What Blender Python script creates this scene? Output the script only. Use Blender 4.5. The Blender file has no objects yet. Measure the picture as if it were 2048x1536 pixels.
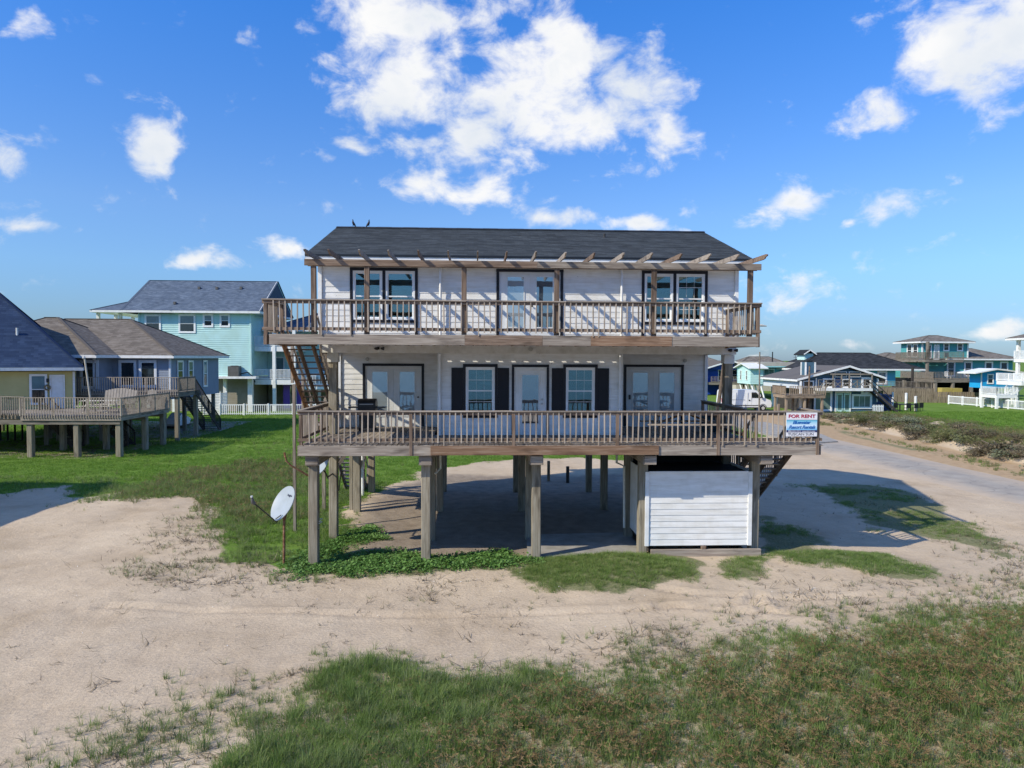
import bpy, math, random
import numpy as np
from mathutils import Vector, Matrix, Quaternion
R=random.Random(7)
S=bpy.context.scene
COL=S.collection
# ------------------------------------------------------------------ camera, sun, sky, exposure
HC=6.03
SUN=Vector((1.0,0.56,-0.88)).normalized()
cd=bpy.data.cameras.new('camera'); cam=bpy.data.objects.new('camera',cd); COL.objects.link(cam)
cd.sensor_width=36.0; cd.lens=36.0*1420.0/2048.0; cd.clip_start=0.1; cd.clip_end=6000
_p=math.atan(51/1420.0); _y=math.radians(2.81); _r=math.radians(0.26)
fw=Vector((math.sin(_y)*math.cos(_p),math.cos(_y)*math.cos(_p),-math.sin(_p)))
rt=Vector((math.cos(_y),-math.sin(_y),0)); up=rt.cross(fw)
rt2=rt*math.cos(_r)+up*math.sin(_r); up2=up*math.cos(_r)-rt*math.sin(_r)
M=Matrix((rt2,up2,-fw)).transposed().to_4x4(); M.translation=(0,0,HC)
cam.matrix_world=M; S.camera=cam
sl=bpy.data.lights.new('sun','SUN'); sl.energy=4.6; sl.angle=math.radians(0.53); sl.color=(1.0,0.92,0.755)
so=bpy.data.objects.new('sun',sl); COL.objects.link(so)
so.rotation_euler=SUN.to_track_quat('-Z','Y').to_euler(); so.location=(-40,-20,60)
S.view_settings.view_transform='Standard'; S.view_settings.look='None'
S.view_settings.gamma=1.0; S.view_settings.use_curve_mapping=False; S.view_settings.exposure=0.18
S.cycles.max_bounces=6; S.cycles.diffuse_bounces=3; S.cycles.glossy_bounces=3; S.cycles.transparent_max_bounces=8
S.cycles.use_denoising=True
SKY_STRENGTH=0.115

CL=[(-0.1033,0.9045,0.4138,0.0777,0.0684,1.00),(-0.1000,0.9302,0.3532,0.0609,0.0513,1.00),(-0.1299,0.9393,0.3177,0.0453,0.0324,0.80),(-0.1636,0.9475,0.2746,0.0392,0.0157,0.80),(-0.1956,0.9459,0.2587,0.0248,0.0104,0.70),(-0.0633,0.9562,0.2856,0.0464,0.0252,0.80),(0.0678,0.9367,0.3435,0.0978,0.0685,1.00),(0.1045,0.9172,0.3845,0.0479,0.0415,1.00),(0.0028,0.9560,0.2934,0.0731,0.0279,0.90),(0.1902,0.9239,0.3320,0.0648,0.0440,1.00),(0.2437,0.9258,0.2889,0.0339,0.0300,0.90),(0.1280,0.9437,0.3051,0.0858,0.0297,1.00),(0.0240,0.9002,0.4348,0.0560,0.0174,0.60),(-0.0134,0.9118,0.4103,0.0227,0.0378,0.55),(0.0182,0.9138,0.4058,0.0253,0.0253,0.50),(-0.0708,0.9687,0.2380,0.0370,0.0229,1.00),(-0.0172,0.9732,0.2293,0.0644,0.0190,1.00),(0.0384,0.9735,0.2255,0.0306,0.0150,0.80),(0.0030,0.9648,0.2629,0.0537,0.0188,0.55),(0.1093,0.9757,0.1899,0.0479,0.0137,0.80),(0.2129,0.9594,0.1848,0.0393,0.0122,0.90),(0.2834,0.9427,0.1760,0.0267,0.0060,0.70),(-0.3942,0.8847,0.2489,0.0313,0.0373,0.90),(-0.4039,0.8746,0.2681,0.0238,0.0208,0.80),(-0.2759,0.8883,0.3671,0.0206,0.0333,0.70),(-0.5229,0.8230,0.2220,0.0222,0.0233,0.90),(-0.4976,0.7939,0.3496,0.0202,0.0266,0.80),(-0.5125,0.8459,0.1476,0.0516,0.0126,0.80),(-0.4679,0.8716,0.1464,0.0213,0.0089,0.70),(-0.3643,0.9219,0.1321,0.0341,0.0177,0.80),(-0.2556,0.9577,0.1321,0.0317,0.0185,0.85),(-0.3049,0.9435,0.1295,0.0182,0.0117,0.50),(0.5351,0.7690,0.3497,0.0660,0.0495,1.00),(0.5671,0.7442,0.3529,0.0480,0.0534,1.00),(0.5583,0.7752,0.2956,0.0445,0.0289,0.80),(0.4760,0.8255,0.3034,0.0365,0.0283,0.75),(0.4561,0.8047,0.3801,0.0183,0.0114,0.60),(0.3929,0.8983,0.1967,0.0397,0.0230,0.85),(0.4938,0.8482,0.1917,0.0438,0.0256,0.85),(0.2859,0.9348,0.2107,0.0225,0.0146,0.75),(0.4533,0.8747,0.1714,0.0125,0.0075,0.70),(0.3808,0.8688,0.3166,0.0296,0.0086,0.50),(0.1761,0.9049,0.3874,0.0443,0.0152,0.60),(0.1242,0.9617,0.2442,0.0229,0.0162,0.55),(0.4166,0.9032,0.1031,0.0582,0.0310,0.60),(0.3902,0.9174,0.0783,0.0394,0.0197,0.45),(0.3481,0.9311,0.1088,0.0332,0.0173,0.45),(0.4679,0.8837,0.0127,0.1083,0.0083,0.55),(0.6049,0.7957,0.0309,0.0359,0.0104,0.65),(0.5654,0.8246,0.0173,0.0479,0.0078,0.50),(0.3636,0.9316,0.0028,0.0400,0.0067,0.45)]
def build_world():
    w=bpy.data.worlds.new('World'); S.world=w; w.use_nodes=True
    nt=w.node_tree; N=nt.nodes; L=nt.links; N.clear()
    def nd(t,**k):
        n=N.new(t)
        for a,b in k.items(): setattr(n,a,b)
        return n
    def math_(op,a,b=None,c=None,clamp=False):
        n=nd('ShaderNodeMath',operation=op); n.use_clamp=clamp
        for i,v in enumerate((a,b,c)):
            if v is None: continue
            if isinstance(v,(int,float)): n.inputs[i].default_value=v
            else: L.new(v,n.inputs[i])
        return n.outputs[0]
    sky=nd('ShaderNodeTexSky'); sky.sky_type='NISHITA'; sky.sun_disc=False
    sky.sun_elevation=math.asin(-SUN.z); sky.sun_rotation=math.atan2(-SUN.x,-SUN.y)
    sky.altitude=5; sky.air_density=1.0; sky.dust_density=0.35; sky.ozone_density=2.2
    hs=nd('ShaderNodeHueSaturation'); hs.inputs['Hue'].default_value=0.5; hs.inputs['Saturation'].default_value=1.0; hs.inputs['Value'].default_value=1.0
    L.new(sky.outputs[0],hs.inputs['Color'])
    tc=nd('ShaderNodeTexCoord'); d=tc.outputs['Generated']
    # clear maritime air: deeper blue overhead, blue rather than yellow towards the horizon, the same all the way round
    sepz=nd('ShaderNodeSeparateXYZ'); L.new(d,sepz.inputs[0])
    tn=nd('ShaderNodeValToRGB'); e=tn.color_ramp.elements
    for _ in range(3): e.new(.5)
    for i,(p,c) in enumerate([(0.0,(.18,.264,.44)),(.05,(.225,.32,.4875)),(.115,(.30,.425,.60)),(.19,(.34,.47,.66)),(.43,(.185,.49,.885))]): e[i].position=p; e[i].color=(*c,1)
    L.new(sepz.outputs['Z'],tn.inputs['Fac'])
    tint=nd('ShaderNodeMix',data_type='RGBA',blend_type='MULTIPLY'); tint.inputs[0].default_value=1; L.new(hs.outputs[0],tint.inputs[6]); L.new(tn.outputs['Color'],tint.inputs[7])
    # wispy distortion of the direction
    n1=nd('ShaderNodeTexNoise'); n1.inputs['Scale'].default_value=9; n1.inputs['Detail'].default_value=3; L.new(d,n1.inputs['Vector'])
    v1=nd('ShaderNodeVectorMath',operation='SUBTRACT'); L.new(n1.outputs['Color'],v1.inputs[0]); v1.inputs[1].default_value=(.5,.5,.5)
    v2=nd('ShaderNodeVectorMath',operation='SCALE'); L.new(v1.outputs[0],v2.inputs[0]); v2.inputs['Scale'].default_value=0.075
    v3=nd('ShaderNodeVectorMath',operation='ADD'); L.new(d,v3.inputs[0]); L.new(v2.outputs[0],v3.inputs[1])
    blobs=list(CL)
    rr=random.Random(3)
    for i in range(46):                      # the same kind of clouds all round the sky
        az=rr.uniform(0,2*math.pi); el=math.radians(rr.choice([4,7,12,18,26,35,48,60])+rr.uniform(-2,3))
        if abs((math.degrees(az)+180)%360-180)<50 and el<math.radians(36): continue
        x,y,z=math.sin(az)*math.cos(el),math.cos(az)*math.cos(el),math.sin(el)
        s=rr.uniform(.5,1.4)*(.5+el)
        blobs.append((x,y,z,.09*s,.05*s,rr.uniform(.6,1)))
    acc=None
    for (x,y,z,sx,sz,st) in blobs:
        a=nd('ShaderNodeVectorMath',operation='SUBTRACT'); L.new(v3.outputs[0],a.inputs[0]); a.inputs[1].default_value=(x,y,z)
        b=nd('ShaderNodeVectorMath',operation='MULTIPLY'); L.new(a.outputs[0],b.inputs[0]); sy=max(sx,sz)
        b.inputs[1].default_value=(1/sx,1/sx,1/sz)
        c=nd('ShaderNodeVectorMath',operation='LENGTH'); L.new(b.outputs[0],c.inputs[0])
        f=math_('MULTIPLY_ADD',c.outputs['Value'],-0.52*st,1.17*st,clamp=True)
        acc=f if acc is None else math_('SMOOTH_MAX',acc,f,.22)
    # fbm that eats the edges
    mp=nd('ShaderNodeMapping'); mp.inputs['Scale'].default_value=(1,1,1.5); L.new(d,mp.inputs['Vector'])
    n2=nd('ShaderNodeTexNoise'); n2.inputs['Scale'].default_value=17; n2.inputs['Detail'].default_value=10; n2.inputs['Roughness'].default_value=.60; n2.inputs['Distortion'].default_value=.25
    L.new(mp.outputs[0],n2.inputs['Vector'])
    e=math_('MULTIPLY_ADD',n2.outputs['Fac'],2.1,-1.10)
    e=math_('MULTIPLY',e,math_('MULTIPLY_ADD',acc,-.62,1.32))      # ragged edges, calmer inside
    dn=math_('ADD',acc,e)
    mr=nd('ShaderNodeMapRange',interpolation_type='SMOOTHSTEP'); L.new(dn,mr.inputs['Value']); mr.inputs['From Min'].default_value=.40; mr.inputs['From Max'].default_value=1.02
    gate=nd('ShaderNodeMapRange',interpolation_type='SMOOTHSTEP'); L.new(acc,gate.inputs['Value']); gate.inputs['From Min'].default_value=.05; gate.inputs['From Max'].default_value=.3
    cov=math_('MULTIPLY',mr.outputs[0],gate.outputs[0])
    # soft modelling inside the cloud
    n3=nd('ShaderNodeTexNoise'); n3.inputs['Scale'].default_value=6.5; n3.inputs['Detail'].default_value=4; n3.inputs['Roughness'].default_value=.5
    mp3=nd('ShaderNodeMapping'); mp3.inputs['Location'].default_value=(0.02,0,-0.035); L.new(v3.outputs[0],mp3.inputs['Vector']); L.new(mp3.outputs[0],n3.inputs['Vector'])
    cr=nd('ShaderNodeValToRGB'); cr.color_ramp.elements[0].position=.36; cr.color_ramp.elements[0].color=(.77,.81,.86,1)
    cr.color_ramp.elements[1].position=.56; cr.color_ramp.elements[1].color=(.97,.96,.94,1); L.new(n3.outputs['Fac'],cr.inputs['Fac'])
    # clouds low over the horizon are dimmer
    sep=nd('ShaderNodeSeparateXYZ'); L.new(d,sep.inputs[0])
    core=nd('ShaderNodeMapRange',interpolation_type='SMOOTHSTEP'); L.new(dn,core.inputs['Value']); core.inputs['From Min'].default_value=.80; core.inputs['From Max'].default_value=1.25
    n4=nd('ShaderNodeTexNoise'); n4.inputs['Scale'].default_value=3.6; n4.inputs['Detail'].default_value=4; n4.inputs['Roughness'].default_value=.45; L.new(mp3.outputs[0],n4.inputs['Vector'])
    sh4=nd('ShaderNodeMapRange',interpolation_type='SMOOTHSTEP'); L.new(n4.outputs['Fac'],sh4.inputs['Value']); sh4.inputs['From Min'].default_value=.38; sh4.inputs['From Max'].default_value=.68
    cc=nd('ShaderNodeMix',data_type='RGBA'); L.new(math_('MULTIPLY',math_('MULTIPLY',core.outputs[0],sh4.outputs[0]),.8),cc.inputs[0]); L.new(cr.outputs[0],cc.inputs[6]); cc.inputs[7].default_value=(.66,.73,.82,1)
    bg1=nd('ShaderNodeBackground'); dbl=nd('ShaderNodeVectorMath',operation='SCALE'); dbl.inputs['Scale'].default_value=2.0; L.new(tint.outputs[2],dbl.inputs[0]); L.new(dbl.outputs[0],bg1.inputs['Color']); bg1.inputs['Strength'].default_value=SKY_STRENGTH
    bg2=nd('ShaderNodeBackground'); L.new(cc.outputs[2],bg2.inputs['Color']); bg2.inputs['Strength'].default_value=.93
    mix=nd('ShaderNodeMixShader'); L.new(math_('MULTIPLY',cov,.97),mix.inputs[0]); L.new(bg1.outputs[0],mix.inputs[1]); L.new(bg2.outputs[0],mix.inputs[2])
    out=nd('ShaderNodeOutputWorld'); L.new(mix.outputs[0],out.inputs['Surface'])
build_world()

# ------------------------------------------------------------------ materials
MATS={}
class NT:
    def __init__(s,name,rough=.7,spec=.3):
        m=bpy.data.materials.new(name); m.use_nodes=True; s.m=m; s.nt=m.node_tree; s.N=s.nt.nodes; s.L=s.nt.links
        s.p=s.N['Principled BSDF']; s.p.inputs['Roughness'].default_value=rough; s.p.inputs['Specular IOR Level'].default_value=spec
        MATS[name]=m
    def n(s,t,**k):
        n=s.N.new(t)
        for a,b in k.items(): setattr(n,a,b)
        return n
    def link(s,a,b): s.L.new(a,b)
    def coord(s,kind='Object',scale=(1,1,1),rnd=True):
        tc=s.n('ShaderNodeTexCoord'); mp=s.n('ShaderNodeMapping'); mp.inputs['Scale'].default_value=scale
        if rnd:
            oi=s.n('ShaderNodeObjectInfo'); ml=s.n('ShaderNodeVectorMath',operation='SCALE'); ml.inputs[0].default_value=(37,91,53)
            s.link(oi.outputs['Random'],ml.inputs['Scale']); ad=s.n('ShaderNodeVectorMath',operation='ADD')
            s.link(tc.outputs[kind],ad.inputs[0]); s.link(ml.outputs[0],ad.inputs[1]); s.link(ad.outputs[0],mp.inputs['Vector']); s.oi=oi
        else: s.link(tc.outputs[kind],mp.inputs['Vector'])
        return mp.outputs[0]
    def noise(s,vec,scale,detail=4,rough=.55,dist=0):
        n=s.n('ShaderNodeTexNoise'); n.inputs['Scale'].default_value=scale; n.inputs['Detail'].default_value=detail
        n.inputs['Roughness'].default_value=rough; n.inputs['Distortion'].default_value=dist; s.link(vec,n.inputs['Vector']); return n.outputs['Fac']
    def ramp(s,fac,stops):
        r=s.n('ShaderNodeValToRGB'); e=r.color_ramp.elements
        while len(e)<len(stops): e.new(.5)
        for i,(p,c) in enumerate(stops): e[i].position=p; e[i].color=(*c,1)
        s.link(fac,r.inputs['Fac']); return r.outputs['Color']
    def mix(s,fac,a,b,mode='MIX'):
        m=s.n('ShaderNodeMix',data_type='RGBA',blend_type=mode)
        for i,v in ((0,fac),(6,a),(7,b)):
            if isinstance(v,(int,float)): m.inputs[i].default_value=v
            elif isinstance(v,tuple): m.inputs[i].default_value=(*v,1) if len(v)==3 else v
            else: s.link(v,m.inputs[i])
        return m.outputs[2]
    def math(s,op,a,b=None,c=None,clamp=False):
        n=s.n('ShaderNodeMath',operation=op); n.use_clamp=clamp
        for i,v in enumerate((a,b,c)):
            if v is None: continue
            if isinstance(v,(int,float)): n.inputs[i].default_value=v
            else: s.link(v,n.inputs[i])
        return n.outputs[0]
    def val(s,col,fac):   # multiply value per object: fac socket 0..1 -> lo..hi handled outside
        h=s.n('ShaderNodeHueSaturation'); s.link(fac,h.inputs['Value']); s.link(col,h.inputs['Color']); return h.outputs[0]
    def bump(s,h,strength=.3,dist=.01):
        b=s.n('ShaderNodeBump'); b.inputs['Strength'].default_value=strength; b.inputs['Distance'].default_value=dist
        s.link(h,b.inputs['Height']); s.link(b.outputs[0],s.p.inputs['Normal'])
    def base(s,c):
        if isinstance(c,tuple): s.p.inputs['Base Color'].default_value=(*c,1)
        else: s.link(c,s.p.inputs['Base Color'])

def wood(name,c0,c1,c2,var=.35,axis=0):
    t=NT(name,.82,.2)
    sc=[22,22,22]; sc[axis]=1.1
    v=t.coord('Object',tuple(sc)); f=t.noise(v,1.0,6,.62,.5)
    sc2=[3,3,3]; sc2[axis]=.8
    v2=t.coord('Object',tuple(sc2)); g=t.noise(v2,1.3,3,.5)
    col=t.ramp(f,[(.30,c0),(.52,c1),(.74,c2)])
    dark=tuple(x*.45 for x in c0)
    col=t.mix(t.ramp(g,[(.30,(.75,)*3),(.46,(0,)*3)]),col,dark)
    oi=t.n('ShaderNodeObjectInfo')
    col=t.val(col,t.math('MULTIPLY_ADD',oi.outputs['Random'],var,1-var*.5))
    t.base(col); t.bump(f,.45,.006); return t.m
wood('wood_grey',(.17,.135,.11),(.29,.245,.20),(.44,.385,.32))
wood('wood_baluster',(.22,.175,.135),(.36,.30,.24),(.50,.44,.36))
wood('wood_brown',(.10,.066,.046),(.19,.135,.098),(.30,.235,.185))
wood('wood_orange',(.19,.085,.035),(.33,.165,.075),(.43,.25,.13),.15)
wood('wood_red',(.14,.08,.05),(.235,.145,.09),(.34,.25,.18),.25)
wood('wood_pile',(.17,.14,.10),(.27,.235,.175),(.38,.345,.275),.25)
wood('wood_dark',(.035,.03,.027),(.06,.052,.046),(.10,.088,.078))
wood('wood_far',(.13,.11,.09),(.22,.19,.155),(.32,.285,.24),.3)
wood('wood_fence',(.17,.13,.09),(.27,.21,.15),(.36,.29,.22),.25)

def paint(name,c,rough=.55,dirt=.12,scale=3.0,var=.06,spec=.3):
    t=NT(name,rough,spec); v=t.coord('Object'); f=t.noise(v,scale,5,.6)
    d=tuple(x*(1-dirt)*k for x,k in zip(c,(.96,.95,.90)))
    col=t.ramp(f,[(.32,d),(.62,c)])
    if var:
        oi=t.n('ShaderNodeObjectInfo'); col=t.val(col,t.math('MULTIPLY_ADD',oi.outputs['Random'],var,1-var*.5))
    t.base(col); f2=t.noise(v,60,3); t.bump(f2,.08,.003); return t.m
def board_paint(name,c):
    # old painted boards: long streaks, small nail and grime specks
    t=NT(name,.6,.3); v=t.coord('Object',(1.2,9,9)); f=t.noise(v,1.2,5,.6)
    d=(c[0]*.86,c[1]*.85,c[2]*.82)
    col=t.ramp(f,[(.33,d),(.6,c)])
    vo=t.n('ShaderNodeTexVoronoi'); vo.inputs['Scale'].default_value=2.1; t.link(t.coord('Object'),vo.inputs['Vector'])
    col=t.mix(t.ramp(vo.outputs['Distance'],[(.02,(.75,)*3),(.032,(0,)*3)]),col,(.22,.19,.16))
    st=t.noise(t.coord('Object',(3.1,3.1,.35)),1.0,4,.55); col=t.mix(.6,col,t.ramp(st,[(.30,(.87,.85,.81)),(.52,(1,1,1))]),'MULTIPLY')
    oi=t.n('ShaderNodeObjectInfo'); col=t.val(col,t.math('MULTIPLY_ADD',oi.outputs['Random'],.07,.965))
    t.base(col); t.bump(f,.12,.004); return t.m
board_paint('siding_white',(.80,.79,.765))
paint('trim_white',(.80,.80,.79),.45); paint('vinyl_white',(.82,.83,.84),.35,.05)
paint('trim_black',(.012,.012,.018),.45,.3); paint('shutter_black',(.010,.010,.015),.5,.3)
paint('door_white',(.74,.75,.75),.4,.06); paint('beam_white',(.72,.71,.67),.6,.2)
paint('metal_black',(.012,.012,.013),.35,.2,spec=.5); paint('metal_dark',(.035,.033,.03),.5,.3)
paint('dish_white',(.33,.37,.40),.4,.08); paint('plastic_white',(.7,.7,.68),.4)
paint('teal_dark',(.02,.07,.09),.5); paint('interior',(.12,.12,.12),.9); paint('shade_black',(.015,.015,.016),.9)  # last one: near-black colour standing in for deep shade
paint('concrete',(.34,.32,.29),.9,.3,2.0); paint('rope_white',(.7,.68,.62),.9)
paint('mint_siding',(.47,.70,.68),.6,.06,1.0); paint('mint_trim',(.30,.56,.58),.6,.05)
paint('yellow_siding',(.58,.50,.22),.6,.08,1.0); paint('greyblue_siding',(.235,.275,.345),.6,.06,1.0); paint('greyblue_light',(.62,.66,.72),.6,.06)
paint('navy_siding',(.065,.135,.20),.6,.12,1.0); paint('navy_blue',(.03,.055,.14),.6,.1); paint('royal_blue',(.015,.075,.42),.55,.1)
paint('bright_blue',(.02,.36,.72),.5,.05); paint('tower_teal',(.085,.33,.34),.6,.06,1.0); paint('teal_house',(.10,.40,.50),.6,.06,1.0)
paint('pale_mint',(.50,.72,.70),.6,.05); paint('lowest_teal',(.06,.20,.22),.7,.1); paint('taupe_siding',(.30,.27,.22),.7,.1); paint('purple',(.13,.07,.36),.6,.1)
paint('van_white',(.78,.79,.80),.25,.03,spec=.5); paint('rubber',(.012,.012,.012),.8); paint('ac_grey',(.12,.115,.11),.6,.2); paint('stucco',(.5,.46,.38),.8,.1)
paint('bird_black',(.008,.007,.016),.5); paint('yellow_box',(.45,.36,.10),.7); paint('pole_wood',(.15,.11,.08),.9,.4); paint('post_white',(.75,.75,.74),.6)
paint('sign_white',(.78,.77,.80),.4,.03,var=0); paint('sign_red',(.42,.012,.05),.4,.02,var=0); paint('sign_navy',(.015,.02,.12),.4,.02,var=0)
paint('sign_blue',(.015,.13,.42),.4,.02,var=0); paint('sign_ink',(.03,.03,.05),.4,.02,var=0); paint('lamp_grey',(.5,.5,.48),.5); paint('pvc',(.66,.65,.58),.5); paint('adirondack',(.33,.29,.25),.8,.2)

def rust():
    t=NT('rust',.85,.2); v=t.coord('Object',(6,6,6)); f=t.noise(v,2,6,.65)
    t.base(t.ramp(f,[(.3,(.07,.035,.02)),(.5,(.17,.085,.045)),(.7,(.27,.17,.11))])); t.bump(f,.4,.004)
rust()
def sign_sky():   # printed panel: pale sea-and-sky print behind the lettering
    t=NT('sign_print',.4,.3); tc=t.n('ShaderNodeTexCoord'); sp=t.n('ShaderNodeSeparateXYZ'); t.link(tc.outputs['Generated'],sp.inputs[0])
    t.base(t.ramp(sp.outputs['Z'],[(0,(.16,.47,.75)),(.42,(.62,.76,.86)),(.68,(.45,.68,.80)),(1,(.10,.45,.62))]))
sign_sky()
def glass():
    t=NT('pane_glass'); t.N.remove(t.p)
    g=t.n('ShaderNodeBsdfGlossy'); g.inputs['Roughness'].default_value=.015; g.inputs['Color'].default_value=(.80,.95,.97,1)
    v=t.coord('Object',(1,1,1)); nn=t.noise(v,1.3,2); b=t.n('ShaderNodeBump'); b.inputs['Strength'].default_value=.05; b.inputs['Distance'].default_value=.05; t.link(nn,b.inputs['Height']); t.link(b.outputs[0],g.inputs['Normal'])
    tr=t.n('ShaderNodeBsdfTransparent'); tr.inputs['Color'].default_value=(.62,.80,.80,1)
    lw=t.n('ShaderNodeFresnel'); lw.inputs['IOR'].default_value=1.5
    f=t.math('ADD',lw.outputs[0],.11,clamp=True)
    m=t.n('ShaderNodeMixShader'); t.link(f,m.inputs[0]); t.link(tr.outputs[0],m.inputs[1]); t.link(g.outputs[0],m.inputs[2])
    t.link(m.outputs[0],t.N['Material Output'].inputs['Surface'])
glass()
def solidglass(name,c,rough=.05,spec=.8):
    t=NT(name,rough,spec); v=t.coord('Object'); f=t.noise(v,1.5,3); t.base(t.ramp(f,[(.35,tuple(x*.7 for x in c)),(.65,c)])); t.bump(f,.04,.03)
solidglass('glass_dark',(.018,.024,.028)); solidglass('glass_mid',(.10,.17,.20));  solidglass('curtain_glass',(.16,.22,.20))
def litglass(name,c,fac):      # glazed door panel: blinds or dim room behind, sky and railing mirrored in front
    t=NT(name,.25,.4); v=t.coord('Object'); f=t.noise(v,1.2,3); sp=t.n('ShaderNodeTexWave'); sp.bands_direction='Z'; sp.inputs['Scale'].default_value=9; t.link(v,sp.inputs['Vector'])
    t.base(t.mix(.25,t.ramp(f,[(.35,tuple(x*.75 for x in c)),(.65,c)]),t.ramp(sp.outputs['Fac'],[(.2,tuple(x*.6 for x in c)),(.6,tuple(x*1.15 for x in c))])))
    g=t.n('ShaderNodeBsdfGlossy'); g.inputs['Roughness'].default_value=.02; g.inputs['Color'].default_value=(.9,.97,1,1); b=t.n('ShaderNodeBump'); b.inputs['Strength'].default_value=.06; b.inputs['Distance'].default_value=.05; t.link(f,b.inputs['Height']); t.link(b.outputs[0],g.inputs['Normal'])
    m=t.n('ShaderNodeMixShader'); m.inputs[0].default_value=fac; t.link(t.p.outputs[0],m.inputs[1]); t.link(g.outputs[0],m.inputs[2]); t.link(m.outputs[0],t.N['Material Output'].inputs['Surface'])
litglass('door_lite',(.34,.40,.44),.26); litglass('door_lite_dark',(.06,.08,.10),.30)
def blinds():
    t=NT('blind_white',.6,.3); t.base((.46,.52,.53))
blinds()

def shingle(name,c0,c1,c2,bw=.32,rh=.14):
    t=NT(name,.9,.15); tc=t.n('ShaderNodeTexCoord')
    br=t.n('ShaderNodeTexBrick'); br.inputs['Scale'].default_value=1.0; br.inputs['Brick Width'].default_value=bw; br.inputs['Row Height'].default_value=rh
    br.inputs['Mortar Size'].default_value=.006; br.inputs['Mortar Smooth'].default_value=.3; br.inputs['Bias'].default_value=0
    br.offset=.37; br.squash=1.0
    nz=t.n('ShaderNodeTexNoise'); nz.inputs['Scale'].default_value=.9; nz.inputs['Detail'].default_value=3; t.link(tc.outputs['UV'],nz.inputs['Vector'])
    t.link(tc.outputs['UV'],br.inputs['Vector'])
    br.inputs['Color1'].default_value=(0,0,0,1); br.inputs['Color2'].default_value=(1,1,1,1); br.inputs['Mortar'].default_value=(.1,.1,.1,1)
    col=t.ramp(br.outputs['Color'],[(0,c0),(.5,c1),(1,c2)])
    g=t.n('ShaderNodeTexNoise'); g.inputs['Scale'].default_value=55; g.inputs['Detail'].default_value=2; t.link(tc.outputs['UV'],g.inputs['Vector'])
    col=t.mix(.5,col,t.ramp(g.outputs['Fac'],[(.3,(.72,)*3),(.7,(1.25,)*3)]),'MULTIPLY')
    col=t.mix(.55,col,t.ramp(nz.outputs['Fac'],[(.35,(.80,)*3),(.65,(1.18,)*3)]),'MULTIPLY')
    t.base(col)
    sp=t.n('ShaderNodeSeparateXYZ'); t.link(tc.outputs['UV'],sp.inputs[0])
    saw=t.math('FRACT',t.math('DIVIDE',sp.outputs['Y'],rh))
    h=t.math('SUBTRACT',t.math('MULTIPLY',br.outputs['Fac'],-.6),saw); h=t.math('ADD',h,t.math('MULTIPLY',g.outputs['Fac'],.5))
    t.bump(h,.8,.016); return t.m
shingle('shingle_charcoal',(.046,.053,.060),(.060,.069,.078),(.078,.089,.099))
shingle('shingle_blue',(.022,.040,.085),(.029,.051,.102),(.040,.066,.124),.40,.19)
shingle('shingle_slate',(.075,.10,.14),(.10,.13,.175),(.135,.17,.22),.36,.18)
shingle('shingle_brown',(.128,.108,.09),(.165,.142,.118),(.21,.183,.155),.4,.17)
shingle('shingle_tan',(.12,.104,.088),(.17,.15,.128),(.23,.205,.18),.5,.2)
shingle('shingle_black',(.022,.024,.027),(.034,.036,.040),(.05,.053,.058),.5,.2)
shingle('shingle_grey',(.12,.11,.105),(.165,.155,.15),(.22,.21,.20),.5,.2)
paint('roof_metal',(.45,.42,.37),.5,.1)

def leafmat(name,c0,c1,c2,trans=.25):
    t=NT(name,.65,.25); oi=t.n('ShaderNodeObjectInfo'); at=t.n('ShaderNodeTexCoord')
    geo=t.n('ShaderNodeNewGeometry'); nz=t.n('ShaderNodeTexNoise'); nz.inputs['Scale'].default_value=.55; nz.inputs['Detail'].default_value=3
    t.link(geo.outputs['Position'],nz.inputs['Vector'])
    f=t.math('ADD',t.math('MULTIPLY',oi.outputs['Random'],.55),t.math('MULTIPLY',nz.outputs['Fac'],.5))
    f=t.math('ADD',f,t.math('MULTIPLY',geo.outputs['Random Per Island'],.22))
    col=t.ramp(f,[(.25,c0),(.6,c1),(.95,c2)]); t.base(col)
    tb=t.n('ShaderNodeBsdfTranslucent'); t.link(col,tb.inputs['Color']); mx=t.n('ShaderNodeMixShader'); mx.inputs[0].default_value=trans
    t.link(t.p.outputs[0],mx.inputs[1]); t.link(tb.outputs[0],mx.inputs[2]); t.link(mx.outputs[0],t.N['Material Output'].inputs['Surface'])
leafmat('leaf_grass',(.10,.175,.034),(.185,.275,.065),(.30,.37,.13),.5)
leafmat('leaf_bluegrass',(.10,.145,.055),(.18,.225,.09),(.29,.32,.16),.5)
leafmat('leaf_lawn',(.125,.235,.026),(.17,.30,.042),(.23,.345,.075),.5)
leafmat('leaf_seed',(.17,.11,.045),(.26,.175,.08),(.36,.26,.13),.4)
leafmat('leaf_dry',(.10,.075,.05),(.19,.15,.095),(.30,.245,.16),.1)
leafmat('shell_white',(.62,.58,.52),(.72,.69,.64),(.80,.78,.74),0)
leafmat('leaf_twig',(.05,.035,.028),(.10,.075,.055),(.16,.125,.09),.0)
leafmat('leaf_vine',(.07,.16,.03),(.12,.24,.05),(.20,.33,.10),.35)
leafmat('leaf_olive',(.115,.13,.05),(.19,.20,.08),(.28,.275,.135),.45)
leafmat('leaf_grey',(.11,.13,.07),(.18,.20,.115),(.26,.28,.18),.25)
leafmat('leaf_brownish',(.11,.088,.05),(.185,.15,.09),(.27,.225,.145),.35)

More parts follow.
